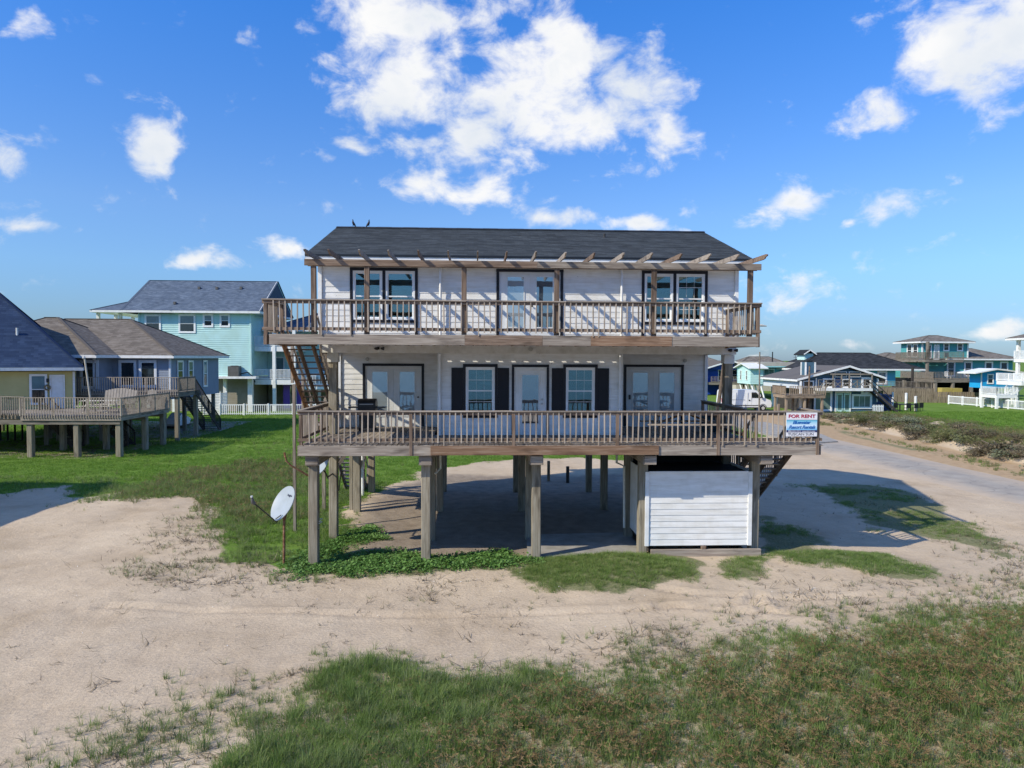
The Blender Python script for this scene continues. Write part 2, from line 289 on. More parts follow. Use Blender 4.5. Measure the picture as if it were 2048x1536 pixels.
# ------------------------------------------------------------------ object helpers
ORG={}
DYV=0.0      # set back (or forward) of the block being built
class MB:
    def __init__(s): s.v=[]; s.f=[]; s.uv=None
    def add(s,vs,fs,uvs=None):
        b=len(s.v); s.v+= [tuple(x) for x in vs]; s.f+=[tuple(b+i for i in f) for f in fs]
        if uvs is not None:
            if s.uv is None: s.uv=[]
            s.uv+=uvs
        return s
    def box(s,x0,x1,y0,y1,z0,z1):
        return s.add([(x0,y0,z0),(x1,y0,z0),(x1,y1,z0),(x0,y1,z0),(x0,y0,z1),(x1,y0,z1),(x1,y1,z1),(x0,y1,z1)],
              [(0,3,2,1),(4,5,6,7),(0,1,5,4),(1,2,6,5),(2,3,7,6),(3,0,4,7)])
    def ring(s,x0,x1,z0,z1,w,y0,y1,wb=None):   # rectangular frame in the XZ plane, depth y0..y1, one connected shell
        wb=w if wb is None else wb
        o=[(x0,z0),(x1,z0),(x1,z1),(x0,z1)]; i=[(x0+w,z0+wb),(x1-w,z0+wb),(x1-w,z1-w),(x0+w,z1-w)]
        vs=[(x,y0,z) for x,z in o]+[(x,y0,z) for x,z in i]+[(x,y1,z) for x,z in o]+[(x,y1,z) for x,z in i]
        fs=[]
        for k in range(4):
            n=(k+1)%4
            fs+=[(k,n,4+n,4+k),(8+k,12+k,12+n,8+n),(k,8+k,8+n,n),(4+k,4+n,12+n,12+k)]
        return s.add(vs,fs)
    def tube(s,pts,r,n=8,r1=None,cap=True):
        pts=[Vector(p) for p in pts]; m=len(pts); vs=[]; fs=[]
        rs=r if isinstance(r,(list,tuple)) else [r+(0 if r1 is None else (r1-r)*i/(m-1)) for i in range(m)]
        for i,p in enumerate(pts):
            d=(pts[min(i+1,m-1)]-pts[max(i-1,0)]).normalized()
            a=d.orthogonal().normalized() if i==0 else (a-d*a.dot(d)).normalized()
            b=d.cross(a)
            for k in range(n):
                t=2*math.pi*k/n; vs.append(p+(a*math.cos(t)+b*math.sin(t))*rs[i])
        for i in range(m-1):
            for k in range(n): fs.append((i*n+k,i*n+(k+1)%n,(i+1)*n+(k+1)%n,(i+1)*n+k))
        if cap: fs+= [tuple(range(n-1,-1,-1)),tuple((m-1)*n+k for k in range(n))]
        return s.add(vs,fs)
    def prism(s,poly,axis,a0,a1):   # poly of 2D points; axis 'x': (y,z) pts; 'y': (x,z); 'z': (x,y)
        n=len(poly)
        def P(p,a): return {'x':(a,p[0],p[1]),'y':(p[0],a,p[1]),'z':(p[0],p[1],a)}[axis]
        vs=[P(p,a0) for p in poly]+[P(p,a1) for p in poly]
        fs=[tuple(range(n)),tuple(range(2*n-1,n-1,-1))]+[(k,n+k,n+(k+1)%n,(k+1)%n) for k in range(n)]
        return s.add(vs,fs)
    def lathe(s,prof,c,n=16,axis='z'):
        vs=[];fs=[]
        for r,h in prof:
            for k in range(n):
                t=2*math.pi*k/n; x,y=r*math.cos(t),r*math.sin(t)
                vs.append((c[0]+x,c[1]+y,c[2]+h) if axis=='z' else ((c[0]+x,c[1]+h,c[2]+y) if axis=='y' else (c[0]+h,c[1]+x,c[2]+y)))
        m=len(prof)
        for i in range(m-1):
            for k in range(n): fs.append((i*n+k,i*n+(k+1)%n,(i+1)*n+(k+1)%n,(i+1)*n+k))
        fs+=[tuple(range(n-1,-1,-1)),tuple((m-1)*n+k for k in range(n))]
        return s.add(vs,fs)
def fixn(me):
    import bmesh
    b=bmesh.new(); b.from_mesh(me); bmesh.ops.recalc_face_normals(b,faces=b.faces); b.to_mesh(me); b.free()
def tag(o,label=None,cat=None,group=None,kind=None):
    if label: o['label']=label
    if cat: o['category']=cat
    if group: o['group']=group
    if kind: o['kind']=kind
    return o
def thing(name,loc,label,cat,group=None):
    o=bpy.data.objects.new(name,None); o.empty_display_size=.2; COL.objects.link(o); o.location=Vector(loc)+Vector((0,DYV,0)); ORG[o.name]=Vector(loc)
    return tag(o,label,cat,group)
def link(o,world,parent):
    COL.objects.link(o)
    if parent: o.parent=parent; o.location=Vector(world)-ORG[parent.name]
    else: o.location=Vector(world)+Vector((0,DYV,0))
    ORG[o.name]=Vector(world)
    return o
def part(name,mb,mat,parent=None,label=None,cat=None,group=None,kind=None,smooth=False,recalc=True,origin=None):
    a=np.array(mb.v,dtype=float); c=(a.min(0)+a.max(0))/2 if origin is None else np.array(origin)
    me=bpy.data.meshes.new(name); me.from_pydata((a-c).tolist(),[],mb.f)
    if mb.uv is not None:
        u=me.uv_layers.new(name='UVMap'); u.data.foreach_set('uv',np.array(mb.uv,dtype='f').ravel())
    if recalc: fixn(me)
    if smooth:
        me.polygons.foreach_set('use_smooth',[True]*len(me.polygons))
        try: me.set_sharp_from_angle(angle=math.radians(40))
        except Exception: pass
    me.materials.append(MATS[mat]); me.update()
    o=bpy.data.objects.new(name,me); link(o,c,parent)
    return tag(o,label,cat,group,kind)
BARS={}
def barmesh(name,L,w,h,mat,ch):
    k=(round(L,3),round(w,3),round(h,3),mat,ch)
    if k in BARS: return BARS[k]
    c=min(ch,w*.3,h*.3); y,z=w/2,h/2
    pr=[(-y+c,-z),(y-c,-z),(y,-z+c),(y,z-c),(y-c,z),(-y+c,z),(-y,z-c),(-y,-z+c)] if c>0 else [(-y,-z),(y,-z),(y,z),(-y,z)]
    n=len(pr); vs=[(-L/2,a,b) for a,b in pr]+[(L/2,a,b) for a,b in pr]
    fs=[tuple(range(n-1,-1,-1)),tuple(range(n,2*n))]+[(k2,(k2+1)%n,n+(k2+1)%n,n+k2) for k2 in range(n)]
    me=bpy.data.meshes.new(name); me.from_pydata(vs,[],fs); me.materials.append(MATS[mat]); me.update(); BARS[k]=me; return me
def bar(name,p0,p1,w,h,mat,parent,up=(0,0,1),ch=.004,jit=0,label=None,kind=None,cat=None,group=None):
    """a straight timber from p0 to p1; w across, h along 'up'"""
    p0,p1=Vector(p0),Vector(p1); d=p1-p0; L=d.length; X=d/L; U=Vector(up)
    if abs(X.dot(U))>.98: U=Vector((0,1,0))
    Z=(U-X*U.dot(X)).normalized(); Y=Z.cross(X)
    o=bpy.data.objects.new(name,barmesh(name,L,w,h,mat,ch))
    m=Matrix((X,Y,Z)).transposed()
    if jit: m=Matrix.Rotation(R.gauss(0,jit),3,'X')@Matrix.Rotation(R.gauss(0,jit),3,'Y')@Matrix.Rotation(R.gauss(0,jit),3,'Z')@m
    o.rotation_mode='QUATERNION'; o.rotation_quaternion=m.to_quaternion()
    link(o,(p0+p1)/2,parent); return tag(o,label,cat,group,kind)
def post(name,x,y,z0,z1,s,mat,parent,ch=.006,jit=0,**k): return bar(name,(x,y,z0),(x,y,z1),s,s,mat,parent,ch=ch,jit=jit,**k)
def smooth_chain(name,verts,edges,rad,mat,parent,levels=2,root=0,**k):
    """one continuous skinned body"""
    a=np.array(verts); c=a.mean(0); me=bpy.data.meshes.new(name); me.from_pydata((a-c).tolist(),edges,[])
    o=bpy.data.objects.new(name,me); COL.objects.link(o)
    m=o.modifiers.new('skin','SKIN'); m.use_smooth_shade=True
    for i,r in enumerate(rad): me.skin_vertices[0].data[i].radius=r if isinstance(r,tuple) else (r,r)
    me.skin_vertices[0].data[root].use_root=True
    s=o.modifiers.new('sub','SUBSURF'); s.levels=levels; s.render_levels=levels
    dg=bpy.context.evaluated_depsgraph_get(); nm=bpy.data.meshes.new_from_object(o.evaluated_get(dg))
    o.modifiers.clear(); o.data=nm; bpy.data.meshes.remove(me); nm.name=name; nm.materials.clear(); nm.materials.append(MATS[mat])
    COL.objects.unlink(o); link(o,c,parent); return tag(o,**k)

# ------------------------------------------------------------------ ground
def vn(x,y,seed=0):
    x=np.asarray(x,dtype=float); y=np.asarray(y,dtype=float)
    xi=np.floor(x).astype(np.int64); yi=np.floor(y).astype(np.int64); fx=x-xi; fy=y-yi
    fx=fx*fx*(3-2*fx); fy=fy*fy*(3-2*fy)
    def hsh(a,b):
        n=(a*374761393+b*668265263+seed*1274126177)&0xffffffff
        n=((n^(n>>13))*1274126177)&0xffffffff
        return ((n^(n>>16))&0xffff)/65535.0
    return (hsh(xi,yi)*(1-fx)+hsh(xi+1,yi)*fx)*(1-fy)+(hsh(xi,yi+1)*(1-fx)+hsh(xi+1,yi+1)*fx)*fy
def fbm(x,y,o=4,seed=0):
    s=0;a=.5
    for i in range(o): s=s+a*vn(x*2**i,y*2**i,seed+i*17); a*=.5
    return s/(1-.5**o)
def sst(a,b,x):
    t=np.clip((x-a)/(b-a),0,1); return t*t*(3-2*t)
PZ=dict(
 cover=[(-5.7,20.7),(-5.2,22.3),(-4.9,23.7),(-3.7,24.9),(-3.2,23.6),(-4.2,22.6),(-3.9,21.7),(-2.4,22.0),(-1.3,21.4),(0.7,21.9),(1.6,21.0),(1.4,20.3),(0.1,20.1),(-1.5,19.9),(-3.5,19.6),(-4.9,19.7)],
 patch_c=[(1.1,19.8),(1.9,21.1),(3.8,21.3),(5.7,21.1),(6.4,20.1),(5.9,18.9),(4.5,18.2),(3.1,17.7),(1.9,18.0),(1.4,18.9)],
 patch_s=[(6.8,19.7),(8.0,20.9),(8.7,20.7),(7.7,18.9),(6.8,18.8)],
 patch_r=[(9.2,21.2),(10.7,21.5),(12.5,21.3),(12.6,20.4),(13.0,19.6),(12.0,18.7),(10.8,18.8),(10.5,19.6),(9.3,19.9)],
 patch_sh=[(15.6,33.3),(18.3,33.8),(20.0,31.3),(18.6,26.8),(17.9,24.2),(17.6,22.2),(16.4,21.1),(16.2,22.6),(15.6,23.7),(14.5,24.7),(15.3,28.6)],
 patch_sl=[(11.0,26.4),(11.4,25.2),(11.6,23.0),(10.1,21.3),(8.7,20.9)],
 sparse_r=[(17.9,25.8),(18.4,22.8),(15.1,17.0),(12.0,14.0),(13.2,17.1),(15.6,21.1)],
 sedge_l=[(-16.0,30.0),(-15.9,36.9),(-13.6,41.2),(-10.8,43.9),(-7.7,35.2),(-6.6,26.5),(-7.6,25.0),(-9.8,27.5),(-12.1,31.5),(-13.8,30.4)],
 sprig_l=[(-11.7,23.8),(-10.9,29.3),(-7.1,25.7),(-4.5,19.3),(-6.6,18.3),(-8.3,18.2),(-10.1,19.9)],
 sprig_b=[(-6.6,19.8),(1.5,19.5),(2.0,16.9),(-0.6,16.2),(-3.5,16.6),(-5.2,18.1)],
 sprig_r=[(4.0,18.6),(8.4,19.3),(13.0,18.7),(16.6,20.5),(13.8,17.1),(7.4,15.6),(3.5,16.4)],
 fg=[(-3.6,9.6),(-3.6,11.8),(-3.0,13.8),(-2.0,14.2),(0.5,13.4),(2.5,14.2),(6.0,15.1),(10.1,16.3),(13.9,17.2),(19.5,18.0),(8.5,7.7),(-3.8,8.3)],
 fg_brown=[(-0.4,8.5),(-0.7,11.1),(0.4,11.8),(3.2,12.8),(7.4,14.5),(13.1,16.2),(18.3,16.9),(8.5,7.7)],
 fg_left=[(-6.1,9.8),(-6.3,11.7),(-5.5,12.6),(-4.4,13.1),(-3.2,12.3),(-2.9,8.2),(-6.1,8.4)],
 fg_edge=[(-3.6,12.9),(-3.2,14.6),(0.5,14.2),(2.7,15.2),(6.4,16.1),(10.9,17.5),(14.9,18.4),(15.7,17.0),(5.4,13.6),(0.4,12.5),(-2.8,12.6)],
 lawn=[(-31.9,32.6),(-21.1,32.3),(-19.3,34.1),(-16.1,30.2),(-15.4,32.2),(-13.1,30.4),(-11.9,32.1),(-10.3,28.4),(-9.0,25.8),(-8.2,23.0),(-6.9,20.8),(-5.4,19.8),(-4.4,19.8),(-3.7,20.7),(-4.2,22.9),(-4.0,24.2),(-4.7,25.7),(-5.3,30.2),(-4.5,33.1),(-3.2,36.6),(-1.5,39.7),(1.4,42.4),(4.4,42.6),(8.6,42.1),(10.0,41.8),(12.1,45.2),(19.1,50.6),(24.6,56.4)],
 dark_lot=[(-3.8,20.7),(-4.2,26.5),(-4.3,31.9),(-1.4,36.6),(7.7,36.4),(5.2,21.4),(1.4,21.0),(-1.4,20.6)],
)
PZ['lawn']=PZ['lawn']+[(23.5,75),(30,95),(60,400),(-400,400),(-400,33)]
def sd(poly,x,y):   # signed distance, + inside
    x=np.asarray(x,float); y=np.asarray(y,float); d=np.full(x.shape,1e9); ins=np.zeros(x.shape,bool); n=len(poly)
    for i in range(n):
        (ax,ay),(bx,by)=poly[i],poly[(i+1)%n]
        ex,ey=bx-ax,by-ay; wx,wy=x-ax,y-ay; t=np.clip((wx*ex+wy*ey)/(ex*ex+ey*ey+1e-12),0,1)
        d=np.minimum(d,np.hypot(wx-ex*t,wy-ey*t))
        c=((ay>y)!=(by>y))&(x<(bx-ax)*(y-ay)/(by-ay+1e-12)+ax); ins^=c
    return np.where(ins,d,-d)
def zone(k,x,y,soft=.4,nz=.9,sc=1.0,seed=1):
    e=(fbm(np.asarray(x)*sc,np.asarray(y)*sc,4,seed)-.5)*2*nz
    return sst(-soft,soft,sd(PZ[k],x,y)+e)
def roadx(y):   # left and right edge of the road
    y=np.asarray(y,float); return 22.4+.0*y, 27.5+.0*y
def dune(x,y):
    xf=30.9+.12*(y-38.5)
    r=sst(0,3.2,x-xf)*sst(14,26,y)*(1-sst(66,78,y))
    back=1-.45*sst(4,18,x-xf)
    return r*back*((1.22-.5*sst(40,62,y))+.6*(fbm(x*.35,y*.35,3,5)-.5))+ (r*back*.5*(fbm(x*1.1,y*1.1,3,9)-.5))
TRACKS=[[(3.6,18.6),(5.5,17.6),(8,17.2),(11,17.4),(15,18.4),(20,20)],[(4.4,16.9),(6.2,16.3),(8.6,16.2),(12,16.7),(16,17.9)],[(7.2,17.6),(6.7,16.9),(7.0,16.2),(7.9,15.9)],[(-9,17.3),(-5,16.9),(-1,16.5),(3,16.6),(7,16.9)]]
def height(x,y):
    x=np.asarray(x,float); y=np.asarray(y,float)
    h=(fbm(x*.22,y*.22,3,2)-.5)*.22*(1-.7*sst(36,60,y))+(fbm(x*.9,y*.9,3,4)-.5)*.07*(y<45)
    h=h+.16*sst(8.5,6,np.abs(y-13))*0
    h=h+dune(x,y)
    # low vegetated hummocks
    h=h+.10*zone('fg',x,y,1.0,.5)+.07*zone('patch_c',x,y,.7,.3)+.07*zone('patch_r',x,y,.6,.3)
    h=h+.10*sst(-2,7,x)*(1-sst(9,13,x))*np.exp(-((y-20.2)/1.5)**2)
    h=h*np.where((x>22)&(x<28),.35,1)
    for i,tr in enumerate(TRACKS):
        d=np.full(x.shape,9.)
        for (ax,ay),(bx,by) in zip(tr[:-1],tr[1:]):
            ex,ey=bx-ax,by-ay; t=np.clip(((x-ax)*ex+(y-ay)*ey)/(ex*ex+ey*ey),0,1); d=np.minimum(d,np.hypot(x-ax-ex*t,y-ay-ey*t))
        h=h+.05*np.exp(-((d-.24)/.10)**2)-.045*np.exp(-(d/.17)**2)
    return h
def hz(x,y): return float(height(np.array([x]),np.array([y]))[0])
def build_ground():
    def axis(segs):
        out=[]
        for a,b,st in segs: out+=list(np.arange(a,b-1e-6,st))
        out.append(segs[-1][1]); return np.array(out)
    xs=axis([(-3000,-400,650),(-400,-100,50),(-100,-40,6),(-40,-15,.8),(-15,18,.14),(18,40,.4),(40,70,1.2),(70,130,8),(130,400,60),(400,3000,650)])
    ys=axis([(-600,-40,140),(-40,8,8),(8,26,.14),(26,38,.3),(38,75,.8),(75,130,4),(130,400,40),(400,4000,600)])
    X,Y=np.meshgrid(xs,ys); x=X.ravel(); y=Y.ravel(); z=height(x,y)
    nx,ny=len(xs),len(ys)
    i=np.arange(nx*ny).reshape(ny,nx); q=np.stack([i[:-1,:-1],i[:-1,1:],i[1:,1:],i[1:,:-1]],-1).reshape(-1,4)
    me=bpy.data.meshes.new('ground'); me.vertices.add(nx*ny); me.vertices.foreach_set('co',np.stack([x,y,z],-1).ravel())
    me.loops.add(q.size); me.polygons.add(len(q)); me.loops.foreach_set('vertex_index',q.ravel())
    me.polygons.foreach_set('loop_start',np.arange(0,q.size,4)); me.polygons.foreach_set('loop_total',np.full(len(q),4)); me.polygons.foreach_set('use_smooth',np.ones(len(q),bool)); me.update()
    # what grows or lies where: R lawn, G mixed grass, B gravelly drive, A clay verge
    lawn=zone('lawn',x,y,.5,1.2,.8)
    lawn=np.maximum(lawn,(sst(0,4,x-(34.2+.12*(y-38.5)))*sst(25,34,y)))
    lawn=np.maximum(lawn,sst(75,90,y)); 
    g=np.zeros(x.shape)
    g=np.maximum(g,.42*sst(.3,1.9,sd(PZ['fg'],x,y)+(fbm(x,y,4,1)-.5)*2))
    for k,s in (('cover',.9),('patch_c',1),('patch_s',.9),('patch_r',1),('patch_sh',.8),('patch_sl',.8),('sparse_r',.3),('sedge_l',.75),('sprig_l',.25),('fg_left',.2)): g=np.maximum(g,s*zone(k,x,y,.45,.7,1.1))
    g=np.maximum(g,.7*sst(.3,.9,dune(x,y))*sst(.35,.6,fbm(x*.5,y*.5,3,31)))
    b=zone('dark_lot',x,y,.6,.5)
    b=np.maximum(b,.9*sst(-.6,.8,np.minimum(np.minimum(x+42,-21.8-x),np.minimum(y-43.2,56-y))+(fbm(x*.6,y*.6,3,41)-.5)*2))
    xf=30.9+.12*(y-38.5)
    a=sst(-.6,.5,x-27.3)*(1-sst(-.5,1.2,x-xf))*sst(12,24,y)*(1-sst(95,110,y))
    g=np.maximum(g,.65*a*np.exp(-((x-xf+2.2+ (fbm(x*.3,y*.12,2,8)-.5)*2)/.7)**2)*sst(.3,.55,fbm(x*.6,y*.4,3,12)))
    col=np.stack([lawn*(1-b),g,b,a],-1).astype('f')
    at=me.color_attributes.new('zones','FLOAT_COLOR','POINT'); at.data.foreach_set('color',col.ravel())
    t=NT('ground_mat',.95,.1)
    vc=t.n('ShaderNodeVertexColor'); vc.layer_name='zones'; sp=t.n('ShaderNodeSeparateColor'); t.link(vc.outputs['Color'],sp.inputs[0])
    P=t.coord('Object',(1,1,1),False)
    n_big=t.noise(P,.35,4,.55); n_mid=t.noise(P,2.2,5,.6); n_fine=t.noise(P,14,5,.65); n_grain=t.noise(P,90,3,.6)
    sand=t.ramp(n_big,[(.28,(.40,.308,.208)),(.45,(.49,.388,.276)),(.7,(.56,.452,.326))])
    sand=t.mix(.55,sand,t.ramp(n_mid,[(.3,(.86,.85,.84)),(.65,(1.06,1.06,1.06))]),'MULTIPLY')
    sand=t.mix(.6,sand,t.ramp(n_fine,[(.25,(.80,.78,.76)),(.5,(1,1,1)),(.75,(1.08,1.08,1.08))]),'MULTIPLY')
    vor=t.n('ShaderNodeTexVoronoi'); vor.inputs['Scale'].default_value=5.5; t.link(P,vor.inputs['Vector'])
    sand=t.mix(t.math('MULTIPLY',t.ramp(vor.outputs['Distance'],[(.05,(1,)*3),(.10,(0,)*3)]),t.ramp(n_mid,[(.5,(0,)*3),(.6,(.8,)*3)])),sand,(.17,.125,.09))
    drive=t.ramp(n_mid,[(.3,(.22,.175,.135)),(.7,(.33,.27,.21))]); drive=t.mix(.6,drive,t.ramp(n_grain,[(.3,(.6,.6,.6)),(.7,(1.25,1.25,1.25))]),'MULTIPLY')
    verge=t.ramp(n_mid,[(.3,(.36,.245,.14)),(.7,(.46,.335,.205))])
    lawnc=t.ramp(n_big,[(.25,(.10,.175,.026)),(.5,(.13,.225,.036)),(.75,(.175,.26,.055))]); lawnc=t.mix(t.ramp(t.noise(P,.9,5,.65),[(.52,(0,)*3),(.75,(.55,)*3)]),lawnc,(.20,.215,.075)); lawnc=t.mix(.75,lawnc,t.ramp(n_fine,[(.25,(.55,.55,.55)),(.75,(1.35,1.3,1.2))]),'MULTIPLY')
    soil=t.ramp(n_fine,[(.3,(.12,.135,.06)),(.55,(.20,.195,.10)),(.75,(.34,.295,.19))])
    def edge(sock,n,k=.9): return t.ramp(t.math('ADD',sock,t.math('MULTIPLY_ADD',n,k,-.5*k)),[(.38,(0,)*3),(.62,(1,)*3)])
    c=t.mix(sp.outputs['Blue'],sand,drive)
    c=t.mix(edge(vc.outputs['Alpha'],n_mid,.5),c,verge)
    c=t.mix(edge(sp.outputs['Green'],n_fine,1.0),c,soil)
    c=t.mix(edge(sp.outputs['Red'],n_mid,.9),c,lawnc)
    t.base(c)
    wv=t.n('ShaderNodeTexWave'); wv.inputs['Scale'].default_value=2.3; wv.inputs['Distortion'].default_value=5; wv.inputs['Detail'].default_value=3; wv.inputs['Detail Scale'].default_value=1.4
    mpw=t.n('ShaderNodeMapping'); mpw.inputs['Rotation'].default_value=(0,0,1.15); t.link(P,mpw.inputs['Vector']); t.link(mpw.outputs[0],wv.inputs['Vector'])
    hh=t.math('ADD',t.math('MULTIPLY',n_fine,.9),t.math('MULTIPLY',wv.outputs['Fac'],.26)); hh=t.math('ADD',hh,t.math('MULTIPLY',n_grain,.22)); hh=t.math('ADD',hh,t.math('MULTIPLY',n_mid,1.6))
    t.bump(hh,.55,.05)
    me.materials.append(t.m); o=bpy.data.objects.new('ground',me); COL.objects.link(o); o['kind']='structure'
    # road: a worn asphalt sheet with blown sand along its edges
    ry=np.arange(14,140,1.0); rx=np.linspace(0,1,9); vs=[];fs=[]
    for yy in ry:
        l,r=roadx(yy); l=l-.3*math.sin(yy*.21)
        for u in rx: xx=l+(r-l)*u; vs.append((xx,yy,hz(xx,yy)-.03+.10*(1-(2*u-1)**2)**.5))
    m=len(rx)
    for j in range(len(ry)-1):
        for k in range(m-1): fs.append((j*m+k,j*m+k+1,(j+1)*m+k+1,(j+1)*m+k))
    t=NT('asphalt',.9,.2); P=t.coord('Object',(1,1,1),False); a=t.noise(P,1.1,5,.6); b=t.noise(P,40,3); e=t.noise(P,.5,4,.6)
    tc=t.n('ShaderNodeTexCoord'); s2=t.n('ShaderNodeSeparateXYZ'); t.link(tc.outputs['Generated'],s2.inputs[0])
    ed=t.math('ABSOLUTE',t.math('MULTIPLY_ADD',s2.outputs['X'],2,-1))
    asp=t.ramp(a,[(.3,(.285,.255,.22)),(.7,(.38,.345,.295))]); asp=t.mix(.5,asp,t.ramp(b,[(.3,(.75,)*3),(.7,(1.2,)*3)]),'MULTIPLY')
    sandf=t.ramp(t.math('ADD',t.math('MULTIPLY',ed,.5),t.math('MULTIPLY',e,.75)),[(.48,(0,)*3),(.78,(.95,)*3)])
    vc2=t.n('ShaderNodeTexVoronoi'); vc2.feature='DISTANCE_TO_EDGE'; vc2.inputs['Scale'].default_value=.42; wp=t.n('ShaderNodeVectorMath',operation='ADD'); nw=t.n('ShaderNodeTexNoise'); nw.inputs['Scale'].default_value=1.2; nw.inputs['Detail'].default_value=5; t.link(P,nw.inputs['Vector']); t.link(P,wp.inputs[0]); t.link(nw.outputs['Color'],wp.inputs[1]); t.link(wp.outputs[0],vc2.inputs['Vector'])
    asp=t.mix(t.ramp(vc2.outputs['Distance'],[(.006,(.45,)*3),(.02,(0,)*3)]),asp,(.15,.145,.14))
    t.base(t.mix(sandf,asp,(.46,.37,.275))); t.bump(b,.3,.01)
    mb=MB().add(vs,fs); ro=part('road',mb,'asphalt',None,kind='structure',smooth=True)
    pp=[(22.9,48.8),(26.2,50.2),(27.4,55),(27.3,66),(22.9,64)]
    zz=max(hz(*p) for p in pp)+.1
    part('driveway_slab',MB().prism(pp,'z',zz-.2,zz+.03),'concrete',None,kind='structure')
    # the sea lies behind the camera, beyond the beach
    t=NT('sea_water',.12,.5); P=t.coord('Object',(1,1,1),False); a=t.noise(P,.05,5,.6); t.base(t.ramp(a,[(.35,(.03,.10,.15)),(.65,(.06,.16,.21))])); t.bump(t.noise(P,.6,6,.6),.5,.3)
    part('sea',MB().add([(-3000,-3000,.22),(3000,-3000,.22),(3000,-32,.22),(-3000,-32,.22)],[(0,1,2,3)]),'sea_water',None,kind='structure',recalc=False)
    # low dark slab under the house
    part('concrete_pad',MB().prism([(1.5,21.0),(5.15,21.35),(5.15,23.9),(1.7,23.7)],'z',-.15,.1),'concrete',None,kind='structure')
build_ground()

# ------------------------------------------------------------------ the white beach house
XL,XR,YF,YR,YB=-4.99,8.46,23.0,25.8,32.0
ZL,ZBND,ZU,ZT=3.55,6.19,6.69,9.12
EXP=.185
H=thing('beach_house',(1.73,27.5,0),'white two-storey stilt house with wooden decks and a charcoal shingle roof, in the middle','house')
BW={}
def lap_board(name,u0,u1,z,mat,parent,face,c):
    """one siding board; face '-y','+y','-x','+x'; c is the wall plane"""
    L=round(u1-u0,3); k=(L,mat)
    if k not in BW:
        pr=[(0,0),(-.024,0),(-.009,EXP+.015),(0,EXP+.015)]   # y,z
        vs=[(-L/2,a,b) for a,b in pr]+[(L/2,a,b) for a,b in pr]
        me=bpy.data.meshes.new(name); me.from_pydata(vs,[],[(3,2,1,0),(4,5,6,7)]+[(i,(i+1)%4,4+(i+1)%4,4+i) for i in range(4)]); fixn(me); me.materials.append(MATS[mat]); BW[k]=me
    o=bpy.data.objects.new(name,BW[k]); m=(u0+u1)/2
    rot={'-y':0,'+y':math.pi,'-x':-math.pi/2,'+x':math.pi/2}[face]; o.rotation_euler=(0,0,rot)
    return link(o,(m,c,z) if face[1]=='y' else (c,m,z),parent)
def wall(u0,u1,z0,z1,face,c,ops=(),mat='siding_white',thick=.12,cut=None):
    """wall core with openings (u0,u1,z0,z1), clad in separate lapped boards"""
    us=sorted(set([u0,u1]+[o[0] for o in ops]+[o[1] for o in ops])); zs=sorted(set([z0,z1]+[o[2] for o in ops]+[o[3] for o in ops])); zs=[z for z in zs if z0<=z<=z1]
    mb=MB(); idx={}
    s=-1 if face in('-y','-x') else 1
    def V(u,k,z):
        key=(round(u,4),k,round(z,4))
        if key not in idx:
            cc=c-s*thick*k; idx[key]=len(mb.v); mb.v.append((u,cc,z) if face[1]=='y' else (cc,u,z))
        return idx[key]
    solid={}
    for i in range(len(us)-1):
        for j in range(len(zs)-1):
            mu,mz=(us[i]+us[i+1])/2,(zs[j]+zs[j+1])/2
            solid[i,j]=not any(o[0]<mu<o[1] and o[2]<mz<o[3] for o in ops)
    for (i,j),sol in solid.items():
        if not sol: continue
        a,b,d,e=us[i],us[i+1],zs[j],zs[j+1]
        mb.f.append((V(a,0,d),V(b,0,d),V(b,0,e),V(a,0,e))); mb.f.append((V(a,1,d),V(a,1,e),V(b,1,e),V(b,1,d)))
        if not solid.get((i-1,j)): mb.f.append((V(a,0,d),V(a,0,e),V(a,1,e),V(a,1,d)))
        if not solid.get((i+1,j)): mb.f.append((V(b,0,d),V(b,1,d),V(b,1,e),V(b,0,e)))
        if not solid.get((i,j-1)): mb.f.append((V(a,0,d),V(a,1,d),V(b,1,d),V(b,0,d)))
        if not solid.get((i,j+1)): mb.f.append((V(a,0,e),V(b,0,e),V(b,1,e),V(a,1,e)))
    w=part('wall',mb,'beam_white',H)
    z=z0; n=0
    while z<z1-.02:
        segs=[(u0+.01,u1-.01)]
        for o in ops:
            if o[2]-.02<z+EXP*.5<o[3]+.02:
                ns=[]
                for a,b in segs:
                    if o[1]<=a or o[0]>=b: ns.append((a,b)); continue
                    if o[0]-a>.05: ns.append((a,o[0]))
                    if b-o[1]>.05: ns.append((o[1],b))
                segs=ns
        for a,b in segs:
            js=[a]; 
            if b-a>4.5:                                   # butt joints, staggered
                st=a+1.2+1.22*((n*2)%3)
                while st<b-1.2: js.append(round(st,2)); st+=3.66
            js.append(b)
            for p,q in zip(js[:-1],js[1:]):
                if z+EXP<=z1+.02: lap_board('siding_board',p+.0015,q-.0015,z,mat,w,face,c+s*.001)
        z+=EXP; n+=1
    return w
UW=[(-3.97,-2.0,7.25,8.81),(.70,2.68,6.70,8.82),(5.43,7.42,7.25,8.81)]
wall(XL,XR,ZBND+.26,ZT,'-y',YF,UW)
CW=[(-.37,.57,4.20,5.75),(1.24,2.21,3.55,5.71),(2.88,3.83,4.20,5.75)]
wall(-1.24,4.70,3.42,ZBND,'-y',YF,CW)
wall(XL,-1.24,3.42,ZBND,'-y',YR,[(-4.0,-2.03,3.55,5.70)])
wall(4.70,XR,3.42,ZBND,'-y',YR,[(5.48,7.47,3.55,5.70)])
wall(YF,YB,ZBND+.26,ZT,'-x',XL); wall(YF,YB,ZBND+.26,ZT,'+x',XR)
wall(YR,YB,3.42,ZBND,'-x',XL); wall(YR,YB,3.42,ZBND,'+x',XR)
wall(YF+.13,YR,3.42,ZBND,'-x',-1.24); wall(YF+.13,YR,3.42,ZBND,'+x',4.70)
